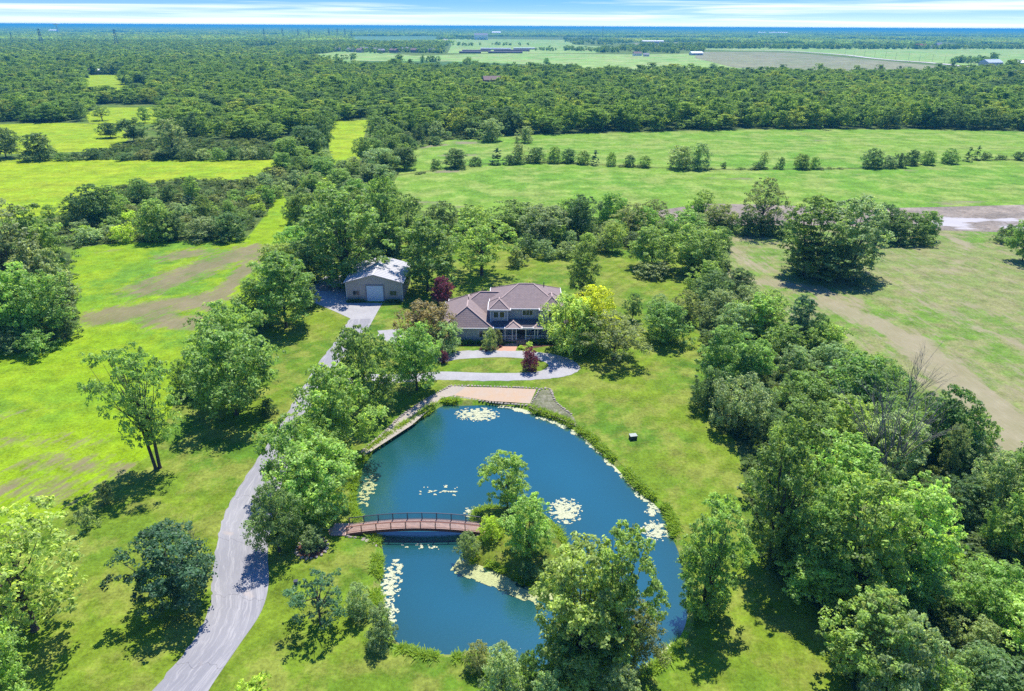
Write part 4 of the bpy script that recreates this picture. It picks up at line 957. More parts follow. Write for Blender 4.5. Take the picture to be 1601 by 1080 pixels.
# ground boxes
def ground_box(x, y, w, h, d, label, mats):
    P = G(x, y); e = empty('utility_box', (P.x, P.y, 0), .2); tag(e, label, 'utility box')
    MB().box((0, 0, h/2), (w, d, h)).build('cabinet', mats[0], e); MB().box((0, 0, h+.04), (w+.08, d+.08, .08)).build('lid', mats[1], e)
ground_box(989.5, 686, 1.05, .65, .8, 'small dark green utility box with pale lid on the right lawn', (mat_simple('box_dark', (.04, .05, .04)), mat_simple('box_lid', (.33, .36, .30))))
ground_box(463, 913, .38, .42, .35, 'tiny black box on the lawn beside the driveway bend', (M_iron, M_iron))

# ------------------------------------------------------------------ single trees and shrubs that can be told apart
for a in [
    ('open', 55, 985, 778, 215, 'light', 'large open light green tree with stout dark trunk at the lower left edge'),
    ('maple', 2, 1125, 962, 130, 'fresh', 'leafy tree cut by the lower left corner'),
    ('bush', 8, 985, 925, 66, 'grey', 'grey-green bush behind the stout trunk at the lower left edge'),
    ('maple', 370, 648, 508, 140, 'mid', 'dense round maple with broad shadow left of the driveway'),
    ('maple', 365, 590, 470, 116, 'mid', 'wide maple directly behind the dense round maple left of the drive'),
    ('ash', 448, 512, 388, 100, 'mid', 'tall tree with bare trunk beside the upper driveway lawn'),
    ('maple', 408, 505, 432, 70, 'mid', 'smaller tree between the wide maple and the tall driveway tree'),
    ('bush', 482, 482, 440, 40, 'dark', 'dark bush at the edge of the barn yard'),
    ('bushy', 290, 618, 560, 40, 'mid', 'narrow tree between the leaning elm and the round maple'),
    ('bush', 294, 622, 596, 66, 'fresh', 'clump of tall reeds behind the leaning elm'),
    ('bush', 420, 648, 622, 30, 'dark', 'low bush under the right side of the round maple'),
    ('shrub', 138, 826, 790, 32, 'grey', 'small grey-green shrub alone below the elm shadow'),
    ('shrub', 170, 785, 752, 28, 'olive', 'thin shrub standing in the shadow of the leaning elm'),
    ('pine', 276, 944, 822, 142, 'pine', 'broad dark pine alone on the lawn left of the driveway bend'),
    ('pine', 437, 862, 752, 90, 'dark', 'compact dark evergreen beside the driveway near the bridge'),
    ('maple', 497, 805, 688, 128, 'light', 'light green maple just above the footbridge landing'),
    ('willow', 470, 770, 654, 108, 'mid', 'mid-green feathery tree overhanging the driveway curve'),
    ('maple', 500, 745, 640, 86, 'fresh', 'fresh green tree squeezed behind the light maple above the bridge'),
    ('maple', 527, 712, 572, 124, 'fresh', 'large maple between driveway and pond below the drive fork'),
    ('maple', 572, 645, 508, 106, 'mid', 'tall maple left of the pair below the garage'),
    ('maple', 652, 610, 506, 86, 'mid', 'maple with visible trunk right of the pair below the garage'),
    ('willow', 664, 545, 470, 92, 'brown', 'brownish green spreading crab tree left of the garage wing'),
    ('willow', 697, 550, 502, 52, 'grey', 'grey weeping shrub-tree touching the garage wing'),
    ('maple', 693, 480, 432, 35, 'purple', 'purple-leaved plum tree between barn and house'),
    ('ash', 669, 455, 333, 100, 'mid', 'tall tree overhanging the right side of the barn roof'),
    ('open', 753, 430, 322, 114, 'fresh', 'broad vase-shaped tree with ringed trunk behind the house'),
    ('shrub', 809, 416, 384, 32, 'olive', 'round ball shrub alone on the lawn behind the house'),
    ('ash', 911, 462, 374, 52, 'mid', 'narrow upright tree behind the golden tree'),
    ('maple', 924, 535, 446, 74, 'yellow', 'golden yellow tree at the right end of the house'),
    ('willow', 886, 548, 458, 90, 'light', 'feathery light green tree covering the right corner of the porch'),
    ('willow', 918, 548, 490, 60, 'light', 'light green lower crown in front of the golden tree'),
    ('open', 960, 562, 487, 96, 'olive', 'spreading olive tree right of the loop drive'),
    ('pine', 989, 500, 456, 29, 'dark', 'small dark conifer right of the golden tree'),
    ('bushy', 1040, 535, 470, 80, 'mid', 'big rounded bush at the right end of the house lawn'),
    ('bushy', 1070, 505, 452, 48, 'olive', 'olive bush behind the big rounded bush'),
    ('bushy', 1030, 490, 458, 34, 'grey', 'grey-topped bush between the small conifer and the thicket'),
    ('maple', 957, 393, 346, 40, 'light', 'little apple tree alone on the back lawn'),
    ('maple', 1018, 418, 352, 74, 'fresh', 'left of the two joined round trees at the back lawn edge'),
    ('maple', 1082, 425, 347, 86, 'mid', 'right of the two joined round trees at the back lawn edge'),
    ('bush', 1020, 432, 404, 58, 'olive', 'low spreading bush under the two joined round trees'),
    ('maple', 918, 396, 362, 30, 'light', 'light small tree beside the narrow upright tree'),
    ('bush', 828, 396, 362, 42, 'dark', 'dark round bush behind the ball shrub'),
    ('bush', 853, 402, 372, 40, 'grey', 'grey rounded bush on the back lawn edge'),
    ('bush', 888, 400, 374, 42, 'olive', 'pale olive bush on the back lawn edge'),
    ('maple', 873, 385, 350, 34, 'light', 'light tree behind the pale olive bush'),
    ('maple', 800, 365, 308, 84, 'mid', 'rounded tree at the back behind the vase-shaped tree'),
    ('maple', 848, 378, 316, 78, 'grey', 'grey-green tree left of the dark tree in the back row'),
    ('maple', 908, 372, 302, 62, 'dark', 'tall dark tree in the middle of the back row'),
    ('open', 985, 372, 314, 62, 'olive', 'thin airy tree in the back row'),
    ('open', 1022, 355, 308, 46, 'olive', 'airy tree beside the brown field path'),
    ('bushy', 1068, 372, 324, 66, 'mid', 'wide tree behind the two joined round trees'),
    ('open', 1096, 352, 294, 42, 'mid', 'spindly tree standing above the hedge at the brown field'),
    ('maple', 1124, 362, 316, 48, 'olive', 'olive tree right of the spindly tree'),
    ('open', 1188, 365, 274, 74, 'olive', 'tall open tree before the bare brown strip'),
    ('cotton', 1262, 430, 300, 100, 'mid', 'left half of the huge grey-green tree group in the right field'),
    ('cotton', 1322, 428, 298, 102, 'grey', 'right half of the huge grey-green tree group in the right field'),
    ('bushy', 1292, 436, 372, 120, 'dark', 'dark undergrowth bush at the foot of the huge tree group'),
    ('maple', 1372, 374, 314, 56, 'dark', 'dark tree right of the huge tree group'),
    ('maple', 1404, 376, 326, 62, 'mid', 'middle tree of the clump right of the huge tree group'),
    ('maple', 1447, 374, 327, 37, 'mid', 'tree at the right end of the clump beside the white puddle'),
    ('bush', 1386, 380, 350, 60, 'dark', 'low bush skirting the clump on its left'),
    ('bush', 1430, 380, 354, 56, 'mid', 'low bush skirting the clump on its right'),
    ('maple', 1598, 408, 340, 52, 'mid', 'tree at the right edge below the white puddle'),
    ('bush', 1572, 379, 348, 40, 'dark', 'dark bush left of the edge tree below the white puddle'),
    ('cotton', 545, 445, 284, 118, 'mid', 'very large full tree behind the left side of the barn'),
    ('cotton', 604, 398, 270, 52, 'mid', 'tall slender tree right behind the very large tree'),
    ('ash', 640, 390, 300, 62, 'mid', 'tree between the slender tree and the barn shade tree'),
    ('maple', 692, 378, 312, 60, 'dark', 'rounded tree behind the barn shade tree'),
    ('maple', 733, 362, 318, 34, 'dark', 'small dark-topped tree left behind the vase-shaped tree'),
    ('ash', 463, 358, 304, 38, 'mid', 'small upright tree on the lane behind the barn'),
    ('bushy', 485, 440, 370, 76, 'dark', 'dark tree at the left of the very large tree'),
    ('maple', 440, 440, 376, 70, 'light', 'light green tree above the tall driveway tree'),
    ('maple', 462, 405, 350, 60, 'fresh', 'fresh green tree between lane and very large tree'),
    ('cotton', 28, 480, 300, 118, 'grey', 'tall grey-green tree at the left edge, leftmost of its clump'),
    ('cotton', 78, 455, 314, 84, 'mid', 'tall tree right of the left-edge clump'),
    ('bushy', 78, 478, 386, 82, 'grey', 'grey lower tree in front of the left-edge clump'),
    ('maple', 30, 530, 404, 110, 'fresh', 'fresh green tree in front of the left-edge clump'),
    ('maple', 74, 528, 420, 92, 'mid', 'rounded green tree facing the left field'),
    ('bushy', 104, 528, 470, 48, 'dark', 'dark small tree at the tip of the left-edge clump'),
    ('bush', 20, 545, 505, 70, 'olive', 'flowering low bush at the front of the left-edge clump'),
    ('bush', 64, 552, 512, 60, 'mid', 'low bush between field and left-edge clump'),
    ('maple', 173, 215, 189, 33, 'dark', 'small dark round tree in the far left field, left of two'),
    ('maple', 210, 222, 181, 44, 'dark', 'larger dark round tree in the far left field, right of two'),
    ('cotton', 273, 246, 182, 39, 'grey', 'tall grey-green poplar in the left hedge'),
    ('maple', 10, 247, 196, 48, 'dark', 'dark tree cut by the left edge in the far hedge'),
    ('bushy', 63, 249, 203, 64, 'dark', 'broad dark domed tree in the far left hedge'),
    ('open', 160, 188, 163, 30, 'mid', 'tree in the gap of the left woods, left one'),
    ('ash', 227, 192, 164, 22, 'mid', 'slim tree in the gap of the left woods'),
    ('maple', 452, 262, 212, 46, 'mid', 'rounded tree at the right end of the yellow-green field'),
    ('maple', 480, 248, 192, 58, 'dark', 'large tree beside the narrow green strip'),
    ('ash', 507, 236, 178, 32, 'dark', 'dark tall tree on the left side of the narrow green strip'),
    ('ash', 492, 272, 240, 30, 'mid', 'small tree below the narrow green strip'),
    ('ash', 592, 222, 177, 42, 'mid', 'tall tree on the right side of the narrow green strip'),
    ('maple', 568, 252, 212, 30, 'mid', 'tree at the lower right of the narrow green strip'),
    ('maple', 598, 268, 228, 54, 'grey', 'grey-green round tree below the strip trees'),
    ('maple', 632, 264, 226, 44, 'dark', 'dark tree at the corner of the pale green field'),
    ('maple', 595, 288, 254, 44, 'grey', 'grey round tree in front of the strip trees'),
    ('bushy', 770, 220, 182, 44, 'grey', 'grey-green domed tree in front of the woodland edge'),
    ('bushy', 820, 223, 195, 29, 'grey', 'smaller grey dome in front of the woodland edge'),
    ('ash', 793, 797, 703, 80, 'fresh', 'rounded tree at the back of the island'),
    ('ash', 826, 872, 772, 76, 'light', 'lighter tree in the middle of the island'),
    ('bushy', 768, 846, 806, 40, 'lime', 'bright lime sapling at the island end of the bridge'),
    ('bushy', 732, 872, 830, 34, 'grey', 'grey-green shrub on the left tip of the island'),
    ('bush', 826, 900, 878, 40, 'dark', 'dark low bush in the shade on the island'),
    ('shrub', 845, 822, 800, 30, 'light', 'light shrub between the two island trees'),
    ('cotton', 905, 1052, 848, 150, 'light', 'huge light green cottonwood on the lower pond shore'),
    ('cotton', 958, 1048, 822, 126, 'fresh', 'second huge cottonwood joined to the right of the first'),
    ('bushy', 900, 1058, 960, 118, 'mid', 'full leafy tree at the foot of the huge cottonwoods'),
    ('open', 990, 1046, 945, 92, 'olive', 'leaning thin tree reaching over the water right of the cottonwoods'),
    ('ash', 785, 1110, 1008, 66, 'grey', 'slim grey-green tree at the bottom left of the cottonwoods'),
    ('ash', 828, 1095, 1018, 46, 'mid', 'slim dark sapling between the grey tree and cottonwoods'),
    ('bushy', 915, 1120, 1046, 92, 'light', 'light bush at the bottom edge below the cottonwoods'),
    ('bushy', 965, 1135, 1042, 80, 'grey', 'pale leafy bush at the bottom edge, right one'),
    ('bushy', 858, 1130, 1052, 70, 'grey', 'grey bush at the bottom edge, left of the light bush'),
    ('bushy', 748, 1045, 1004, 42, 'olive', 'round yellowish shrub on the lower pond shore'),
    ('bushy', 597, 1004, 948, 56, 'grey', 'round grey shrub on the lower left pond shore'),
    ('sparse', 502, 975, 890, 98, 'pine', 'sparse pine with bare grey limbs on the near lawn'),
    ('bushy', 562, 962, 912, 46, 'grey', 'grey-green shrub between the sparse pine and the pond'),
    ('shrub', 404, 1092, 1060, 56, 'lime', 'yellow-green shrub cut by the bottom edge'),
    ('cotton', 1102, 960, 776, 108, 'fresh', 'tall spiky tree on the right pond shore'),
    ('cotton', 1207, 878, 652, 118, 'mid', 'very tall dense tree with dark trunk at the thicket front'),
    ('willow', 1150, 672, 582, 90, 'grey', 'silvery round tree with trunk at the lawn edge of the thicket'),
    ('bushy', 1108, 640, 574, 60, 'dark', 'dark shaggy bush left of the silvery round tree'),
    ]:
    T(*a)
T('elm', 246, 732, 535, 128, 'mid', 'leaning open elm with bare forked trunk on the left lawn', rz=0)
# dead trees
def dead_tree(x, y, h, spread, label, n=26, seed=1, mat=None, r=.12, z=0.0, bushy=False):
    P = G(x, y); rr = random.Random(seed); mb = MB()
    def grow(p, d, L, r_, depth):
        q = p+d*L; mid = p+d*L*.5+Vector((rr.uniform(-.06, .06), rr.uniform(-.06, .06), 0))*L
        mb.tube([p, mid, q], [r_, r_*.8, r_*.55], 5)
        if depth:
            for k in range(rr.choice((2, 3, 3))):
                nd = (d+Vector((rr.uniform(-1, 1), rr.uniform(-1, 1), rr.uniform(-.2, .6)))*spread).normalized()
                grow(mid.lerp(q, rr.random()), nd, L*rr.uniform(.55, .8), r_*.55, depth-1)
    for k in range(3 if not bushy else 7):
        grow(Vector((rr.uniform(-.3, .3), rr.uniform(-.3, .3), 0)), Vector((rr.uniform(-.35, .35), rr.uniform(-.35, .35), 1)).normalized(), h*.48, r, 4 if not bushy else 3)
    o = mb.build('dead_tree', mat or M_deadbark); o.location = (P.x, P.y, z); tag(o, label, 'dead tree'); return o
dead_tree(293, 868, 5.2, .75, 'bare brown dead bush behind the broad dark pine', seed=3, r=.06, bushy=True)
dead_tree(1402, 668, 13, .42, 'bare grey dead tree at the field side of the thicket', seed=4, r=.10)
dead_tree(1365, 772, 14, .55, 'bare dead limbs sticking out of the middle of the thicket', seed=6, r=.12, z=1.5)
dead_tree(1393, 770, 15, .65, 'forked pale dead trunk in the middle of the thicket', seed=9, r=.15, z=1.0)
dead_tree(1430, 672, 7, .45, 'second smaller bare tree at the field side of the thicket', seed=12, r=.08)

# ------------------------------------------------------------------ rows of shrubs and trees along the hedgerows
def row(items, where, group):
    for i, (kd, x, yb, yt, w, tn) in enumerate(items):
        T(kd, x, yb, yt, w, tn, '%s %s from the left %s' % (TWORD[tn], {'shrub': 'shrub', 'bush': 'bush', 'sprucelet': 'conifer', 'open': 'thin tree'}.get(kd, 'tree')+', '+ORD[i], where), group)
row([('bush',682,263,246,20,'dark'),('bushy',712,262,229,44,'dark'),('bush',743,259,243,25,'dark'),('sprucelet',777,257,229,23,'pine'),('bush',797,257,240,22,'dark'),('bushy',813,255,222,34,'grey'),('bushy',840,254,228,30,'dark'),('bushy',866,254,226,30,'mid'),('bushy',888,254,230,28,'dark'),('bush',912,256,233,26,'mid'),('sprucelet',930,258,233,17,'pine'),('bush',955,259,236,19,'mid'),('bush',984,260,240,20,'dark'),('bush',1008,261,241,23,'mid'),
     ('bushy',1062,264,224,44,'grey'),('bushy',1090,264,220,44,'grey'),('bush',1131,263,252,10,'dark'),('open',1193,262,236,14,'mid'),('bush',1187,264,249,20,'dark'),('bush',1219,264,244,13,'dark'),('bushy',1252,264,238,30,'mid'),('bush',1274,264,243,20,'mid'),
     ('bushy',1362,262,229,36,'dark'),('bush',1384,262,240,30,'grey'),('bush',1404,261,237,26,'dark'),('bushy',1424,258,232,24,'dark'),('bushy',1449,257,233,26,'mid'),('bushy',1483,255,229,30,'mid'),('sprucelet',1513,252,228,16,'dark'),('sprucelet',1526,250,226,13,'dark'),('bush',1541,250,236,16,'dark'),('bush',1564,249,240,17,'dark'),('bush',1592,250,235,22,'dark')],
    'in the pale fields hedgerow', 'hedgerow between the two pale fields')
row([('bush',100,250,236,26,'mid'),('bush',118,250,235,30,'dark'),('bush',146,248,229,32,'dark'),('bush',200,250,237,32,'dark'),('bush',228,249,232,26,'olive'),('bush',246,250,236,24,'dark'),('bush',292,250,231,34,'dark'),('bush',318,250,230,30,'grey'),('bush',342,250,228,30,'mid'),('bush',366,249,227,28,'dark'),('bush',392,248,226,32,'grey'),('bush',412,248,228,26,'dark')],
    'along the hedge above the long yellow-green field', 'hedge above the long yellow-green field')
row([('shrub',643,232,214,20,'dark'),('sprucelet',640,224,206,12,'pine'),('sprucelet',662,229,211,12,'dark'),('shrub',679,226,211,24,'dark'),('shrub',700,215,203,20,'mid'),('shrub',735,216,198,22,'grey'),('shrub',752,216,200,18,'mid')],
    'in the scrub corner left of the pale field', 'scrub corner bushes')
row([('bushy',150,350,284,64,'dark'),('bushy',175,345,286,56,'mid'),('ash',222,318,276,42,'mid'),('bush',267,318,287,29,'dark'),('ash',304,318,273,27,'mid'),('bushy',120,352,305,44,'mid'),('ash',80,345,318,22,'mid')],
    'behind the left brush band', 'trees behind the brush band')
row([('bushy',250,374,308,66,'mid'),('bushy',276,374,330,44,'dark'),('bushy',318,374,336,56,'grey'),('bushy',358,374,328,64,'dark'),('bush',195,378,345,40,'lime'),('bush',140,378,352,48,'grey')],
    'along the front of the left brush band', 'front bushes of the brush band')
row([('bush',1130,362,342,40,'dark'),('bush',1158,366,330,34,'dark'),('bush',1180,367,336,40,'dark'),('bush',1205,368,338,36,'dark'),('bush',1226,370,340,34,'dark'),('bush',1100,366,345,34,'mid')],
    'in the low hedge before the bare brown strip', 'low hedge before the bare brown strip')
row([('bushy',990,385,360,40,'dark'),('bush',940,392,360,34,'grey'),('bushy',960,378,340,44,'mid'),('bush',930,385,355,30,'dark'),('bush',1040,365,340,40,'mid')],
    'in the bushes behind the little apple tree', 'bushes behind the little apple tree')

# ------------------------------------------------------------------ the dense masses: trees standing too close to single out
placed = []
def fill(pxpoly, spacing, choices, group, where, seed, hmul=1.0, avoid=2.5, zonef=None):
    """choices: (weight, kind, tint, w, h)"""
    rr = random.Random(seed); poly = [G(x, y) for x, y in pxpoly]
    xs = [p.x for p in poly]; ys = [p.y for p in poly]; pts = []
    tries = int((max(xs)-min(xs))*(max(ys)-min(ys))/spacing**2*9)
    for _ in range(tries):
        x = rr.uniform(min(xs), max(xs)); y = rr.uniform(min(ys), max(ys))
        if not inside_np(poly, np.array([x]), np.array([y]))[0]: continue
        if any((x-a)**2+(y-b)**2 < spacing**2 for a, b in pts): continue
        px, py = project((x, y, 5))
        if px < -90 or px > 1700 or py > 1190: continue
        pts.append((x, y))
    todo = []
    for x, y in pts:
        tot = sum(c[0] for c in choices); u = rr.uniform(0, tot)
        for c in choices:
            u -= c[0]
            if u <= 0: break
        _, kd, tn, w, h = c; s_ = rr.uniform(.8, 1.25)
        kw = {'shrub': 'shrub', 'bush': 'bush'}.get(kd, 'tree')
        todo.append((kd, x, y, w*s_, h*s_*hmul*rr.uniform(.9, 1.12), tn, kw))
    todo.sort(key=lambda q: -q[2]); seen = {}
    for kd, x, y, w, h, tn, kw in todo:
        k = seen.get((tn, kw), 0); seen[(tn, kw)] = k+1
        place(kd, (x, y), w, h, tn, '%s %s, %s of its colour from the back, %s' % (TWORD[tn], kw, ORD[min(k, 32)], where), group+', '+TWORD[tn]+' '+kw+'s')
    return len(pts)
thick_ch = [(3, 'maple', 'mid', 8, 8.5), (2, 'bushy', 'grey', 7, 6.5), (2, 'maple', 'fresh', 8, 8), (1.6, 'bushy', 'dark', 7, 6), (1.6, 'ash', 'light', 7, 9), (1, 'bushy', 'olive', 6, 6), (1, 'ash', 'grey', 7, 8.5), (.6, 'bushy', 'lime', 5, 5)]
n1 = fill([(1092,395),(1098,450),(1104,500),(1112,560),(1118,610),(1170,640),(1210,720),(1240,680),(1320,640),(1395,640),(1290,560),(1200,500),(1140,440),(1125,390)], 6.0,
     [(3, 'bushy', 'mid', 8, 7), (2, 'bushy', 'grey', 7, 6.5), (1.5, 'maple', 'fresh', 8, 8), (1.5, 'bushy', 'dark', 7, 6)], 'upper thicket', 'in the upper right thicket', 31)
n2 = fill([(1180,720),(1240,690),(1400,690),(1500,705),(1600,790),(1700,930),(1950,1260),(1390,1260),(1355,1100),(1300,975),(1240,900),(1210,800)], 6.2, thick_ch, 'lower thicket', 'in the lower right thicket', 32, 0.95)
for a in [('bushy',1180,530,455,90,'fresh','broad fresh green tree at the narrow top of the thicket'),('ash',1245,545,460,46,'pine','pointed dark tree on the field side of the thicket'),
          ('bushy',1272,560,488,40,'dark','dark tree beside the pointed tree'),('maple',1132,612,510,92,'mid','leafy tree at the lawn edge, second from the thicket top'),
          ('bushy',1345,650,550,130,'deep','wide deep green mound on the field side of the thicket'),('bushy',1470,705,600,104,'deep','large deep green dome nearest the tan field'),('bushy',1512,720,642,70,'mid','green dome at the right end of the deep green dome'),
          ('maple',1480,740,662,36,'grey','slender silvery tree below the deep green dome'),('bushy',1540,800,705,74,'grey','grey rounded tree at the field corner of the thicket'),
          ('bushy',1560,860,770,60,'mid','rounded tree at the right field edge of the thicket'),
          ('cotton',1330,960,738,150,'fresh','enormous bright tree in the centre of the thicket'),('cotton',1400,935,745,120,'light','yellow-green giant right of the enormous bright tree'),('cotton',1270,930,760,100,'mid','tall tree left of the enormous bright tree'),
          ('bushy',1345,1060,925,90,'grey','pale grey-green tree at the front of the thicket'),('bushy',1390,1110,965,120,'grey','broad pale tree low at the front of the thicket'),('bushy',1440,1130,1030,120,'fresh','fresh green bush at the bottom of the thicket'),
          ('bushy',1510,1090,1008,76,'grey','grey dome near the bottom right of the thicket'),('bushy',1520,1020,965,70,'grey','silver-grey dome above the grey dome')]:
    T(*a)
n3 = fill([(110,372),(130,335),(180,322),(250,316),(330,305),(395,290),(440,268),(480,268),(560,270),(590,280),(590,330),(480,318),(448,300),(425,318),(385,356),(300,366),(200,370)], 6.5,
     [(3, 'bush', 'mid', 6, 3.6), (3, 'bush', 'grey', 6, 3.6), (2, 'bush', 'olive', 5.5, 3.2), (1.4, 'bush', 'lime', 5, 2.8), (1, 'bush', 'dark', 6, 4), (.6, 'ash', 'mid', 5, 6.5)], 'left brush band', 'in the left brush band', 33)
n4 = fill([(470,330),(600,330),(612,395),(590,400),(560,370),(475,420),(460,380)], 7.5, [(2, 'maple', 'mid', 9, 9), (1, 'ash', 'fresh', 8, 10), (1, 'bushy', 'dark', 8, 8)], 'trees behind barn', 'in the trees behind the barn', 34)
n5 = fill([(-120,420),(60,400),(95,430),(100,500),(40,530),(-120,560)], 7.5, [(2, 'maple', 'mid', 9, 9), (1, 'bushy', 'grey', 8, 8), (1, 'bushy', 'dark', 8, 7)], 'left edge clump', 'in the left edge clump', 35)
n6 = fill([(610,392),(700,372),(830,368),(980,352),(1100,348),(1105,364),(1000,378),(940,388),(900,392),(840,380),(760,374),(700,382),(630,396)], 8.5, [(2, 'bushy', 'mid', 7, 7), (1.5, 'bushy', 'grey', 7, 6), (1, 'bushy', 'dark', 7, 6.5), (1, 'maple', 'fresh', 8, 9)], 'back row', 'behind the back lawn', 36)
n7 = fill([(440,240),(500,232),(520,275),(560,268),(560,300),(480,300),(440,285)], 8.0, [(2, 'maple', 'mid', 8, 7), (1, 'bushy', 'grey', 7, 6)], 'strip foot trees', 'below the green strip', 37)
n8 = fill([(600,205),(640,208),(700,212),(690,216),(650,222),(640,262),(610,275),(575,292),(572,268),(585,235)], 9.0, [(2, 'maple', 'mid', 8, 8), (1, 'bushy', 'grey', 7, 7), (1, 'bushy', 'dark', 7, 7)], 'strip side trees', 'right of the green strip', 38)
print('near plants', count, n1, n2, n3, n4, n5, n6, n7, n8)

# weeds on the pond banks and under the brush (geometry nodes scatter further down)

# ------------------------------------------------------------------ scatter by geometry nodes
def gn_scatter(name, pts, scl, rot, meshes, label, cat, idx=None, mat_slot=None):
    """one object: instances of the given meshes on points with their own scale and turn"""
    me = bpy.data.meshes.new(name); n = len(pts)
    me.vertices.add(n); me.vertices.foreach_set('co', np.asarray(pts, np.float32).ravel())
    a = me.attributes.new('scl', 'FLOAT_VECTOR', 'POINT'); a.data.foreach_set('vector', np.asarray(scl, np.float32).ravel())
    a = me.attributes.new('rot', 'FLOAT_VECTOR', 'POINT'); a.data.foreach_set('vector', np.asarray(rot, np.float32).ravel())
    if idx is None: idx = np.random.RandomState(1).randint(0, len(meshes), n)
    a = me.attributes.new('idx', 'INT', 'POINT'); a.data.foreach_set('value', np.asarray(idx, np.int32))
    o = mesh_obj(name, me)
    c = bpy.data.collections.new(name+'_kinds')
    for i, m in enumerate(meshes):
        q = bpy.data.objects.new('%s_kind_%02d' % (name, i), m); c.objects.link(q)
    g = bpy.data.node_groups.new(name, 'GeometryNodeTree')
    g.interface.new_socket('Geometry', in_out='INPUT', socket_type='NodeSocketGeometry'); g.interface.new_socket('Geometry', in_out='OUTPUT', socket_type='NodeSocketGeometry')
    gi = g.nodes.new('NodeGroupInput'); go = g.nodes.new('NodeGroupOutput')
    ci = g.nodes.new('GeometryNodeCollectionInfo'); ci.inputs['Collection'].default_value = c; ci.inputs['Separate Children'].default_value = True; ci.inputs['Reset Children'].default_value = True
    ip = g.nodes.new('GeometryNodeInstanceOnPoints'); ip.inputs['Pick Instance'].default_value = True
    def attr(nm, ty):
        x = g.nodes.new('GeometryNodeInputNamedAttribute'); x.data_type = ty; x.inputs['Name'].default_value = nm; return x.outputs['Attribute']
    g.links.new(gi.outputs[0], ip.inputs['Points']); g.links.new(ci.outputs[0], ip.inputs['Instance'])
    g.links.new(attr('idx', 'INT'), ip.inputs['Instance Index']); g.links.new(attr('scl', 'FLOAT_VECTOR'), ip.inputs['Scale'])
    er = g.nodes.new('FunctionNodeEulerToRotation'); g.links.new(attr('rot', 'FLOAT_VECTOR'), er.inputs[0]); g.links.new(er.outputs[0], ip.inputs['Rotation'])
    g.links.new(ip.outputs[0], go.inputs[0])
    md = o.modifiers.new('scatter', 'NODES'); md.node_group = g
    return tag(o, label, cat, None, 'stuff')

wood_m = []
for i in range(5):
    m_, _ = make_crown('wood_crown_%d' % i, ('round', 'tall', 'round', 'dome', 'tall')[i], 200+i, base=.10, w=10, h=13, nclump=40, sub=6, per=13, leaf=.42, crad=.22, jit=.22, mat=M_woodleaf); wood_m.append(m_)
mid_m = []
for i in range(4):
    m_, _ = make_crown('wood_far_%d' % i, 'round', 220+i, base=.05, w=12, h=13, nclump=14, sub=4, per=6, leaf=1.4, crad=.26, jit=.2, mat=M_woodleaf); mid_m.append(m_)
# a grove: a dozen crowns in one mesh, for the woods that fade into the air
def grove(seed, span=60., hh=14., n=34):
    rg = np.random.RandomState(seed); C = []; Nn = []; Tt = []
    for k in range(n):
        c = np.array([rg.uniform(-.5, .5)*span, rg.uniform(-.5, .5)*span, 0]); w = rg.uniform(8, 15); h = hh*rg.uniform(.6, 1.1); ct = rg.uniform(0, 1)
        d = sph(rg, 20); d[:, 2] = np.abs(d[:, 2])
        C.append(c+d*np.array([w/2, w/2, h*.55])*rg.uniform(.8, 1.05, 20)[:, None]+np.array([0, 0, h*.42])); nn = d+np.array([0, 0, .4])+rg.normal(size=(20, 3))*.3
        Nn.append(nn/np.linalg.norm(nn, axis=1)[:, None]); Tt.append(np.full(20, ct)*.6+rg.uniform(0, .4, 20))
    return leaves_mesh('grove_%d' % seed, np.concatenate(C), np.concatenate(Nn), 2.6, np.concatenate(Tt), M_woodleaf, rg)
grv = [grove(300+i) for i in range(6)]

FIELDS_MASK = [[(368,79.5),(390,72),(438,71),(430,80)],[(-400,200),(-100,197),(5,193),(100,192),(182,195),(212,214),(190,228),(150,238),(100,240),(0,243),(-400,250)],
    [(131,117),(196,117),(196,136),(240,138),(246,153),(200,157),(132,157)], [(130,178),(160,168),(255,168),(258,192),(190,196),(140,192)]]
FAR_MASK = [([(430,88),(500,85),(530,79.5),(690,79.5),(700,60),(880,60.5),(960,66),(1060,65.5),(1640,75),(1640,104),(1540,108),(1430,113),(1300,116),(1000,113),(700,108),(500,101)]),
            [(535,56.5),(690,56.5),(700,67),(540,68.5)]]
def in_any(masks, px, py):
    k = np.zeros(px.shape, bool)
    for m in masks: k |= inside_np(m, px, py)
    return k
def wood_pts(D0, D1, sp, seed, near):
    rg = np.random.RandomState(seed); P = []
    y = np.arange(D0, D1, sp); out = []
    for yy in y:
        hw = .80*yy+40; x = np.arange(-hw, hw, sp); x = x+rg.uniform(-.42, .42, x.size)*sp; ys = yy+rg.uniform(-.42, .42, x.size)*sp
        out.append(np.stack([x, ys], 1))
    P = np.concatenate(out); px, py = project_np(P[:, 0], P[:, 1])
    lb, ub = wood_bounds(px)
    k = (py < lb) & (px > -60) & (px < 1660)
    left = px < 450
    k &= left | (py > ub) | (py < 84)
    k &= ~in_any(FIELDS_MASK, px, py) & ~in_any(FAR_MASK, px, py)
    # the belt between the village and the far woods stays open
    return P[k], px[k], py[k], rg
P, px, py, rg = wood_pts(395, 1150, 9.6, 1, True)
n = len(P); h = rg.uniform(9, 15.5, n); w = rg.uniform(9, 18, n)
big = rg.uniform(size=n) < .10; h[big] *= 1.22; w[big] *= 1.2
small = rg.uniform(size=n) < .15; h[small] *= .6
edge = (py > 160) & (px < 640); h[edge] *= .82
print('woods near', n)
gn_scatter('woodland_trees', np.column_stack([P, np.full(n, -.3)]), np.column_stack([w, w, h]), np.column_stack([np.zeros(n), np.zeros(n), rg.uniform(0, 6.28, n)]), wood_m, 'broad mixed green woodland filling the middle distance', 'woodland')
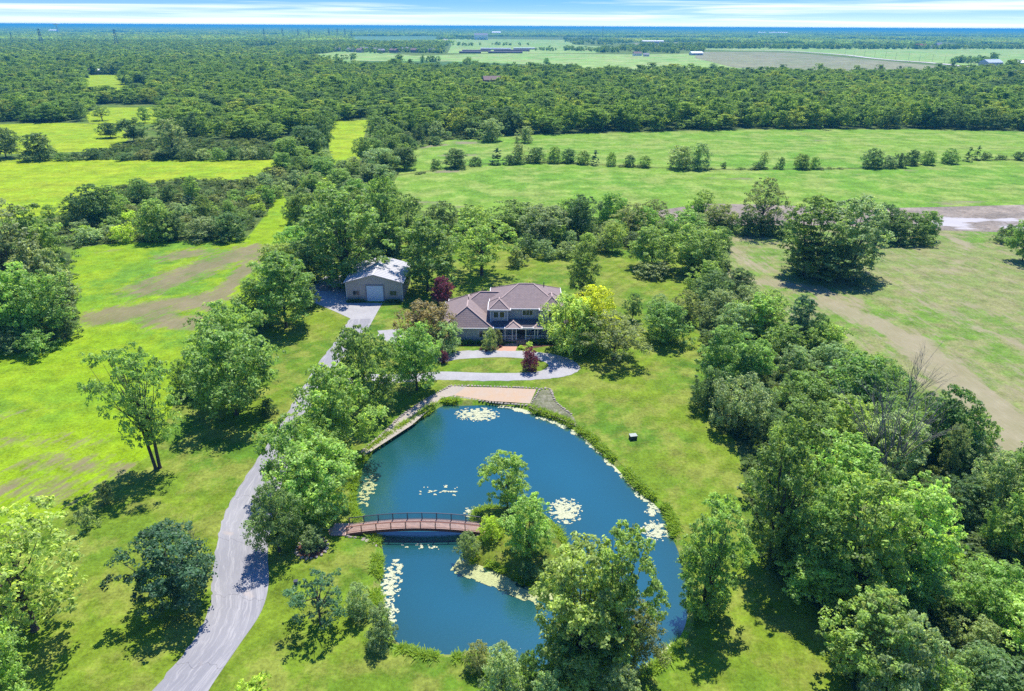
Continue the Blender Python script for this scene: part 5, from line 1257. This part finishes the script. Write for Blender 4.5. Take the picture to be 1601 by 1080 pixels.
P, px, py, rg = wood_pts(1150, 2500, 12.5, 2, False)
n = len(P); h = rg.uniform(9.5, 15, n); w = rg.uniform(12, 19, n); print('woods mid', n)
gn_scatter('distant_woodland', np.column_stack([P, np.full(n, -.3)]), np.column_stack([w, w, h]), np.column_stack([np.zeros(n), np.zeros(n), rg.uniform(0, 6.28, n)]), mid_m, 'distant blue-green woods behind the nearer woodland', 'woodland')
P, px, py, rg = wood_pts(2500, 12500, 62, 3, False)
thin = np.array([mnoise.noise(Vector((a*.0012, b*.0009, 3.3))) for a, b in P]); k = (thin > -.16) | (P[:, 1] > 6500); P = P[k]
n = len(P); s = rg.uniform(.9, 1.35, n); print('groves', n)
gn_scatter('horizon_woods', np.column_stack([P, np.full(n, -1.)]), np.column_stack([s, s, rg.uniform(.7, 1.2, n)]), np.column_stack([np.zeros(n), np.zeros(n), rg.uniform(0, 6.28, n)]), grv, 'blue wooded plain reaching to the horizon', 'woodland')
rg = np.random.RandomState(9); Y_ = rg.uniform(12300, 30000, 16000); X_ = rg.uniform(-.85, .85, 16000)*Y_
s = rg.uniform(2.2, 4.2, 16000)*np.where(rg.uniform(size=16000) < .1, 1.3, 1)
gn_scatter('horizon_woods', np.column_stack([X_, Y_, np.full(16000, -1.)]), np.column_stack([s, s, rg.uniform(.8, 1.2, 16000)]), np.column_stack([np.zeros(16000), np.zeros(16000), rg.uniform(0, 6.28, 16000)]), grv, 'last pale blue line of woods along the horizon', 'woodland')
# belts of trees among the far fields: (polyline in the view, half width px, count)
def belt(name, lines, label, seed, hmin=6, hmax=11, wmul=1.0):
    rg = np.random.RandomState(seed); P = []
    for (x1, y1, x2, y2, hw, cnt) in lines:
        for k in range(cnt):
            t = rg.uniform(); p = G(x1+(x2-x1)*t+rg.uniform(-1, 1), y1+(y2-y1)*t+rg.uniform(-1, 1)*hw); P.append((p.x, p.y, -.3))
    P = np.array(P); n = len(P); h = rg.uniform(hmin, hmax, n); w = h*rg.uniform(.85, 1.25, n)*wmul
    gn_scatter(name, P, np.column_stack([w, w, h]), np.column_stack([np.zeros(n), np.zeros(n), rg.uniform(0, 6.28, n)]), mid_m, label, 'trees')
belt('village_trees', [(440,79,510,80,3,60),(510,76,600,80,4,150),(600,77,690,78,5,190),(530,70,690,73,3,150),(560,69,700,70,2,80),(690,71,700,68,3,20),(655,79,694,82,2,30)], 'dark trees standing among the village houses', 41, 7, 11)
belt('field_trees', [(700,60,760,62,1,70),(880,63,990,64,3,220),(960,66,1100,62,2,150),(895,68,960,69,1.2,40),(700,70.5,740,71,.6,14),(750,70,830,71,.6,16),(835,78,880,79,1.0,16),(880,77,945,80,1.8,55),(995,76,1015,79,1,10)], 'scattered trees and hedges in the far middle fields', 42, 6, 11)
belt('farm_trees', [(938,80,967,80,2.5,26),(970,76,1012,80,3,50),(1012,78,1045,80,3,30),(1045,76,1100,79,3,60),(1050,83,1062,83,.7,6),(1092,72,1200,71,2,60)], 'trees round the farm in the far centre', 43, 9, 13)
belt('farm_trees', [(1486,99,1505,97,1.5,10),(1500,96,1545,98,3,28),(1545,90,1562,93,1.5,8),(1572,103,1601,103,1.3,12)], 'dark trees beside the blue-grey farm sheds at far right', 44, 8, 12)
belt('far_tree_line', [(1060,74,1330,75.5,1.5,260),(1330,75.5,1680,75.5,1.5,300),(1000,72,1060,74,1.5,60)], 'dark wood line along the back of the far right fields', 45, 11, 15)
belt('pine_plantation', [(738,117,905,116,3.5,110)], 'dark row of planted conifers at the far woodland edge', 46, 10, 14, .55)
belt('hedge_trees', [(490,96,560,92,1.5,14),(620,96,640,95,1,6),(668,97,690,95,1,6),(725,103,735,98,1,5),(740,108,745,104,.7,4)], 'single trees rising in front of the pale far field', 47, 8, 12)
for x, y, t_, w, lb in ((854,100,89,12,'small round tree alone on the pale far field'),(729,104,91,12,'upright tree beside the dark green crop wedge'),(1115,109,97,16,'grey round tree before the brownish dry field'),(1420,124,103,28,'grey domed tree standing above the woodland at far right'),(661,100,84,8,'thin tall tree at the far woodland edge')):
    T('bushy', x, y, t_, w, 'grey' if w > 14 else 'mid', lb)

# ------------------------------------------------------------------ far roads, farms, village, masts
def ribbon(name, px, width, z, mat, label):
    pts = smooth([G(x, y) for x, y in px], 5, False); v = []; f = []
    for i, p in enumerate(pts):
        t = (pts[min(i+1, len(pts)-1)]-pts[max(i-1, 0)]).normalized(); nn = Vector((-t.y, t.x))*width/2
        v += [(p.x+nn.x, p.y+nn.y, z), (p.x-nn.x, p.y-nn.y, z)]
    for i in range(len(pts)-1): f.append((2*i+1, 2*i+3, 2*i+2, 2*i))
    return tag(mesh_obj(name, pymesh(name, v, f, mat)), label, 'road', None, 'structure')
M_paleroad = mat_simple('pale_road', (.50, .46, .42), .9, .2, .05)
ribbon('gravel_road', [(1180,78.3),(1250,81),(1320,86),(1362,91),(1400,94.5),(1450,98),(1500,103),(1556,109.5)], 13, .6, M_paleroad, 'pale road running diagonally across the far right fields')
ribbon('gravel_road', [(688,72),(692,67),(697,62),(699,58)], 22, .6, M_paleroad, 'short pale road climbing past the village')
ribbon('gravel_road', [(1060,77.5),(1130,77.2),(1180,78.3)], 10, .6, M_paleroad, 'thin end of the diagonal road near the farm')
def far_house(x, y, w, d, h, roof, label, cat='house', rc=None, wc=None, rz=0.0, wins=3, name='farm_building'):
    P = G(x, y); e = empty(name, (P.x, P.y, 0), rz); tag(e, label, cat)
    MB().box((0, 0, h/2), (w, d, h)).build('wall', wc, e)
    r = MB(); o = .5
    r.add([(-w/2-o, -d/2-o, h-.1), (w/2+o, -d/2-o, h-.1), (w/2+o, d/2+o, h-.1), (-w/2-o, d/2+o, h-.1), (-w/2-o, 0, h+roof), (w/2+o, 0, h+roof)], [(0, 1, 5, 4), (2, 3, 4, 5), (1, 2, 5), (3, 0, 4), (3, 2, 1, 0)])
    r.build('roof', rc, e)
    for k in range(wins):
        MB().box((-w/2+w*(k+.5)/wins, -d/2-.06, h*.5), (min(1.4, w/wins*.4), .1, h*.35)).build('window', M_glass, e)
    return e
M_w = mat_simple('farm_white', (.78, .77, .74), .7, .1); M_r = [mat_simple('roof_tone_%s' % n_, c, .9, .2) for n_, c in (('grey', (.24, .24, .26)), ('brown', (.20, .14, .12)), ('blue', (.40, .46, .52)), ('white', (.80, .80, .80)), ('red', (.25, .06, .05)))]
M_wc = [mat_simple('wall_tone_%s' % n_, c, .8, .1) for n_, c in (('cream', (.62, .58, .50)), ('tan', (.45, .38, .32)), ('grey', (.42, .43, .44)), ('brick', (.30, .19, .16)))]
far_house(1548, 103, 30, 20, 6, 4.5, 'blue-grey farm shed right of the dark farm trees', 'shed', M_r[2], M_wc[2], .25, 4)
far_house(1596, 103, 34, 16, 5.5, 4, 'long pale roofed shed cut by the right edge', 'shed', M_r[3], M_wc[2], .1, 5)
far_house(1438, 76, 34, 18, 8, 6, 'white barn with dark red roof on the far field edge', 'barn', M_r[4], M_w, .1, 3)
far_house(1466, 76, 20, 14, 10, 7, 'white gabled farmhouse beside the far white barn', 'house', M_r[0], M_w, .3, 3)
far_house(1455, 76, 5, 5, 7, 3, 'tiny white shed between the far barn and farmhouse', 'shed', M_r[0], M_w, .1, 1)
far_house(1088, 86, 28, 14, 4.5, 3.5, 'long white-roofed farm shed right of centre', 'shed', M_r[3], M_wc[2], .25, 3)
far_house(996, 87, 18, 10, 5, 3.5, 'small farmhouse with pale drive beside the far round trees', 'house', M_r[1], M_w, .2, 3)
far_house(1010, 88, 12, 9, 4, 2.5, 'low farm outbuilding beside the small farmhouse', 'shed', M_r[0], M_wc[0], .0, 2)
far_house(752, 62, 62, 24, 20, 8, 'white barn on the pale field in the far centre', 'barn', M_r[0], M_w, .1, 4)
far_house(141, 116, 26, 11, 4.5, 2, 'long white-roofed building at the left woods clearing', 'shed', M_r[3], M_wc[1], .05, 5)
far_house(1216, 53.5, 180, 40, 16, 4, 'long pale warehouse in the far right woods', 'warehouse', M_r[3], M_w, .05, 6)
far_house(1190, 53.2, 70, 40, 14, 4, 'small pale warehouse left of the long warehouse', 'warehouse', M_r[3], M_w, .05, 3)
far_house(776, 55, 60, 30, 18, 6, 'white far house right of the white barn', 'house', M_r[3], M_w, .05, 2)
far_house(770, 150, 16, 9, 14, 3, 'brownish roof showing among the woods', 'house', M_r[1], M_wc[3], .2, 2)
far_house(1583, 128, 11, 8, 9, 3.5, 'white house half hidden at the right woods edge', 'house', M_r[3], M_w, .3, 2)
far_house(1020, 68, 80, 30, 9, 2, 'pale low sheds in the thin far field', 'shed', M_r[3], M_wc[0], .05, 4)
far_house(85, 51, 60, 30, 16, 4, 'tiny white building in the woods below the water tower', 'building', M_r[3], M_w, 0, 2)
vr = random.Random(5)
for i, (x, y) in enumerate([(447,81),(462,80),(504,79),(518,77.5),(527,80),(541,77),(549,81),(563,82),(570,80.5),(585,80),(616,82),(627,76.5),(634,80),(648,82),(664,79.5),(676,82),(604,78),(596,82.5)]):
    far_house(x, y, vr.uniform(13, 19), vr.uniform(9, 12), vr.uniform(5, 6.5), vr.uniform(3, 4.2), '%s house from the left in the distant village' % ORD[i], 'house', vr.choice(M_r[:2]), vr.choice(M_wc), vr.uniform(-.6, .6), 3, 'village_house')
for i, (x, y, w) in enumerate([(745,80.5,70),(775,77.5,80),(800,80,90),(820,77,60),(735,83,50),(790,83,80)]):
    far_house(x, y, w, 10, 3.2, 1.2, ['long dark stack row at the left of the far storage yard', 'bluish low greenhouse at the back of the far storage yard', 'longest dark row in the middle of the far storage yard', 'short bluish row at the back right of the far storage yard', 'dark brown row at the front left of the far storage yard', 'dark row along the front of the far storage yard'][i], 'storage row', M_r[2] if i in (1, 3) else mat_simple('stack_dark_%d' % i, (.07, .06, .08)), M_r[1], .02, 6, 'storage_row')
M_steel = mat_simple('dull_steel', (.16, .17, .18), .7, .2)
def pylon(x, y, h, label, group):
    P = G(x, y); e = empty('power_pylon', (P.x, P.y, 0), .4); tag(e, label, 'pylon', group)
    m = MB(); b_ = h*.10; t_ = h*.02
    for sx, sy in ((-1, -1), (1, -1), (1, 1), (-1, 1)): m.bar((sx*b_, sy*b_, 0), (sx*t_, sy*t_, h), h*.012, h*.012)
    K = 7
    for k in range(K):
        z0, z1 = h*k/K, h*(k+1)/K; a0 = b_+(t_-b_)*k/K; a1 = b_+(t_-b_)*(k+1)/K
        for s in (-1, 1): m.bar((-a0, s*a0, z0), (a1, s*a1, z1), h*.006, h*.006); m.bar((a0, s*a0, z0), (-a1, s*a1, z1), h*.006, h*.006); m.bar((s*a0, -a0, z0), (s*a1, a1, z1), h*.006, h*.006)
    m.build('mast', M_steel, e)
    for z, L_ in ((.68, .17), (.80, .14), (.93, .11)): MB().bar((-h*L_, 0, h*z), (h*L_, 0, h*z), h*.014, h*.014).build('crossarm', M_steel, e)
py_ = [(67,74,46,'nearest lattice pylon, standing in the left woods'),(184,76,46,'second near lattice pylon in the left woods'),(414,62,44,'first tall pylon left of the far blue-green field'),(443,62,46,'second tall pylon left of the far blue-green field'),(467,61,40,'third pylon left of the far blue-green field'),(484,61,38,'fourth pylon left of the far blue-green field'),
       (515,60,44,'fifth pylon, at the corner of the far blue-green field'),(528,59.5,42,'sixth pylon, over the far blue-green field'),(540,60,44,'seventh pylon, over the far blue-green field'),(550,60,34,'eighth and smallest pylon over the far blue-green field'),(20,66,30,'small pylon near the left edge woods')]
for x, y, h, lb in py_: pylon(x, y, h, lb, 'power pylons in the far woods')
def water_tower(x, y, h, r, label, mat):
    P = G(x, y); e = empty('water_tower', (P.x, P.y, 0)); tag(e, label, 'water tower')
    MB().tube([(0, 0, 0), (0, 0, h*.1), (0, 0, h*.75), (0, 0, h*.82)], [r*.45, r*.25, r*.22, r*.5], 12).build('stem', mat, e)
    pts = []; rad = []
    for k in range(9):
        a = -math.pi/2+math.pi*k/8; pts.append((0, 0, h*.88+math.sin(a)*h*.11)); rad.append(max(.05, math.cos(a)*r*1.1))
    MB().tube(pts, rad, 16).build('tank', mat, e)
water_tower(91, 52, 66, 20, 'white bulb water tower on the left horizon', M_w)
water_tower(960, 47.2, 62, 26, 'pale water tower on the centre horizon', M_w)
water_tower(1275, 49.6, 60, 17, 'dark water tower on the right horizon', M_r[0])
P = G(941.5, 68); mst = MB(); mst.bar((0, 0, 0), (0, 0, 61.5), 1.0, 1.0)
for k in range(1, 7):
    for a_ in (0, 2.1, 4.2): pass
o = mst.build('radio_mast', M_steel); o.location = (P.x, P.y, 0); tag(o, 'thin tall radio mast rising above the centre horizon', 'mast')
for i, (x, y) in enumerate([(1321,87.3),(1335,88.4),(1351,89.6),(1367,91),(1384,92.3),(1400,93.4),(1420,95),(1437,96.5),(1457,98),(1476,99.6)]):
    P = G(x, y-1.2); e = empty('power_pole', (P.x, P.y, 0), .6); tag(e, '%s wooden power pole from the left along the diagonal far road' % ORD[i], 'power pole', 'power poles along the far road')
    MB().tube([(0, 0, 0), (0, 0, 13)], [.22, .15], 6).build('pole', M_steel, e); MB().box((0, 0, 12.2), (2.6, .15, .15)).build('crossarm', M_steel, e)

# ------------------------------------------------------------------ weeds and undergrowth
rg = np.random.RandomState(21)
def tuft_mesh(seed, nb, spread, h, wd, mat):
    rg = np.random.RandomState(seed); V = []; F = []
    T_ = []
    for k in range(nb):
        p = rg.normal(size=2)*spread; a = rg.uniform(0, 3.14); l = rg.normal(size=2)*.9*h; hh = h*rg.uniform(.5, 1.1)
        d = np.array([math.cos(a), math.sin(a)])*wd; i = len(V)
        V += [(p[0]-d[0], p[1]-d[1], 0), (p[0]+d[0], p[1]+d[1], 0), (p[0]+l[0]+d[0]*.5, p[1]+l[1]+d[1]*.5, hh), (p[0]+l[0]-d[0]*.5, p[1]+l[1]-d[1]*.5, hh)]; F.append((i, i+1, i+2, i+3)); T_.append(rg.uniform(.2, .9))
    me = pymesh('tuft_%d' % seed, V, F, mat); at = me.attributes.new('tint', 'FLOAT', 'FACE'); at.data.foreach_set('value', np.array(T_, np.float32)); return me
def mat_weed():
    t = NT(mat_new('weed_green')); oi = t.node('ShaderNodeObjectInfo'); at = t.node('ShaderNodeAttribute', attribute_name='tint')
    c = t.mix(oi.outputs['Random'], (.36, .55, .04), (.24, .40, .035)); c = t.mix(t.math('MULTIPLY', at.outputs['Fac'], .35), c, (.24, .25, .06)); return leaf_shader(t, c)
M_weed = mat_weed()
tf = [tuft_mesh(400+i, 14, .11, .30, .05, M_weed) for i in range(4)]
def along(poly, cnt, off0, off1, closed=True, z=None, keep=None):
    L = []; n = len(poly); tot = 0
    for i in range(n if closed else n-1): tot += (poly[(i+1) % n]-poly[i]).length
    o = []
    for _ in range(cnt):
        u = rg.uniform(0, tot)
        for i in range(n if closed else n-1):
            l = (poly[(i+1) % n]-poly[i]).length
            if u < l: break
            u -= l
        a, b = poly[i], poly[(i+1) % n]; t = (b-a).normalized(); p = a+t*u; s = rg.uniform(off0, off1); o.append((p.x, p.y, t, s))
    return o
pts = []; A_ = sum(POND[i].x*POND[(i+1) % len(POND)].y-POND[(i+1) % len(POND)].x*POND[i].y for i in range(len(POND))); sg = 1 if A_ > 0 else -1
for x, y, t, s in along(POND, 5200, 0.0, 0.7):
    pts.append((x+t.y*s*sg, y-t.x*s*sg, ZW+.5*min(1, s/.6)))
A_ = sum(ISL[i].x*ISL[(i+1) % len(ISL)].y-ISL[(i+1) % len(ISL)].x*ISL[i].y for i in range(len(ISL))); sg2 = 1 if A_ > 0 else -1
for x, y, t, s in along(ISL, 700, -.9, .0):
    pts.append((x+t.y*s*sg2, y-t.x*s*sg2, ZW+.15+abs(s)*.3))
pts = np.array([q for q in pts if mnoise.noise(Vector((q[0]*.45, q[1]*.45, 1.7))) > -.12]); pts = np.array(pts)
bx_, by_ = project_np(pts[:, 0], pts[:, 1]); keep = ~((bx_ > 715) & (bx_ < 832) & (by_ > 600) & (by_ < 640)); pts = pts[keep]
n = len(pts); s = rg.uniform(.6, 1.5, n)
gn_scatter('bank_weeds', pts, np.column_stack([s, s, s]), np.column_stack([np.zeros(n), np.zeros(n), rg.uniform(0, 6.28, n)]), tf, 'tall weedy grass fringing the pond edge', 'weeds')
def undergrowth(name, pxpoly, sp, hmax, label, seed, cols=None):
    rg = np.random.RandomState(seed); poly = [G(x, y) for x, y in pxpoly]; xs = [p.x for p in poly]; ys = [p.y for p in poly]
    gx, gy = np.meshgrid(np.arange(min(xs), max(xs), sp), np.arange(min(ys), max(ys), sp)); gx = gx.ravel()+rg.uniform(-.5, .5, gx.size)*sp; gy = gy.ravel()+rg.uniform(-.5, .5, gy.size)*sp
    k = inside_np(poly, gx, gy); px, py = project_np(gx, gy); k &= (px > -60) & (px < 1660) & (py < 1150); P = np.column_stack([gx[k], gy[k], np.full(k.sum(), -.05)]); n = len(P)
    w = rg.uniform(.9, 1.9, n)*sp*.8; h = rg.uniform(.35, 1, n)*hmax
    gn_scatter(name, P, np.column_stack([w, w, h]), np.column_stack([np.zeros(n), np.zeros(n), rg.uniform(0, 6.28, n)]), UG, label, 'undergrowth')
def mat_under():
    t = NT(mat_new('undergrowth_leaf')); oi = t.node('ShaderNodeObjectInfo'); at = t.node('ShaderNodeAttribute', attribute_name='tint')
    c = t.mix(oi.outputs['Random'], (.110, .200, .038), (.185, .255, .070)); c = t.mix(t.math('MULTIPLY', t.math('GREATER_THAN', oi.outputs['Random'], .8), .6), c, (.16, .22, .04))
    f = t.math('ADD', .6, t.math('MULTIPLY', at.outputs['Fac'], .8)); cc = t.node('ShaderNodeCombineColor')
    for k in range(3): t.l.new(f, cc.inputs[k])
    return leaf_shader(t, t.mix(1.0, c, cc.outputs[0], 'MULTIPLY'))
M_under = mat_under()
UG = []
for i in range(4):
    cm, _ = make_crown('under_%d' % i, 'dome', 500+i, base=.0, w=4, h=2, nclump=12, sub=5, per=9, leaf=.24, crad=.22, mat=M_under); UG.append(cm)
undergrowth('undergrowth', BRUSH_PX, 3.4, 1.9, 'pale green undergrowth between the bushes of the left brush band', 51)
undergrowth('undergrowth', THICK_PX, 3.2, 2.6, 'undergrowth on the floor of the right thicket', 52)
undergrowth('undergrowth', LTHICK_PX, 3.2, 2.0, 'undergrowth round the clump at the left edge', 53)
undergrowth('undergrowth', [(600,210),(640,206),(760,214),(770,219),(700,219),(640,235),(618,262),(600,260)], 6, 2.4, 'scrub in front of the woodland corner', 54)
undergrowth('undergrowth', [(130,240),(210,225),(260,215),(430,225),(435,247),(300,250),(140,250)], 5, 2.8, 'shrubby ground behind the long yellow-green field', 55)
undergrowth('undergrowth', [(640,275),(700,264),(760,257.5),(850,254),(1000,262),(1100,265.5),(1300,265),(1380,262),(1500,251),(1601,249.5),(1601,248.5),(1500,250),(1380,261),(1300,263.5),(1100,264),(1000,260.5),(850,252.5),(700,262)], 4, 1.2, 'strip of rough grass along the hedgerow between the pale fields', 56)
undergrowth('undergrowth', [(480,440),(486,420),(545,418),(620,400),(640,380),(620,340),(470,380)], 4, 2.2, 'undergrowth below the trees behind the barn', 57)
undergrowth('undergrowth', [(700,376),(830,372),(1000,354),(1115,352),(1115,338),(960,344),(800,350),(690,352)], 4, 2.4, 'undergrowth closing the back lawn', 58)

# ------------------------------------------------------------------ air
hz_m = mat_new('haze_air'); nt = hz_m.node_tree
pv = nt.nodes.new('ShaderNodeVolumePrincipled'); mo_ = nt.nodes.new('ShaderNodeOutputMaterial'); nt.links.new(pv.outputs[0], mo_.inputs['Volume'])
pv.inputs['Color'].default_value = (.08, .46, .74, 1); pv.inputs['Density'].default_value = 0.00014; pv.inputs['Anisotropy'].default_value = 0.0
HB = 46000
v = [(-HB, -400, -3), (HB, -400, -3), (HB, HB, -3), (-HB, HB, -3), (-HB, -400, 63), (HB, -400, 63), (HB, HB, 63), (-HB, HB, 63)]
o = mesh_obj('haze', pymesh('haze', v, [(3, 2, 1, 0), (4, 5, 6, 7), (0, 1, 5, 4), (1, 2, 6, 5), (2, 3, 7, 6), (3, 0, 4, 7)], hz_m)); tag(o, 'pale blue summer haze over the plain', 'haze', None, 'stuff')
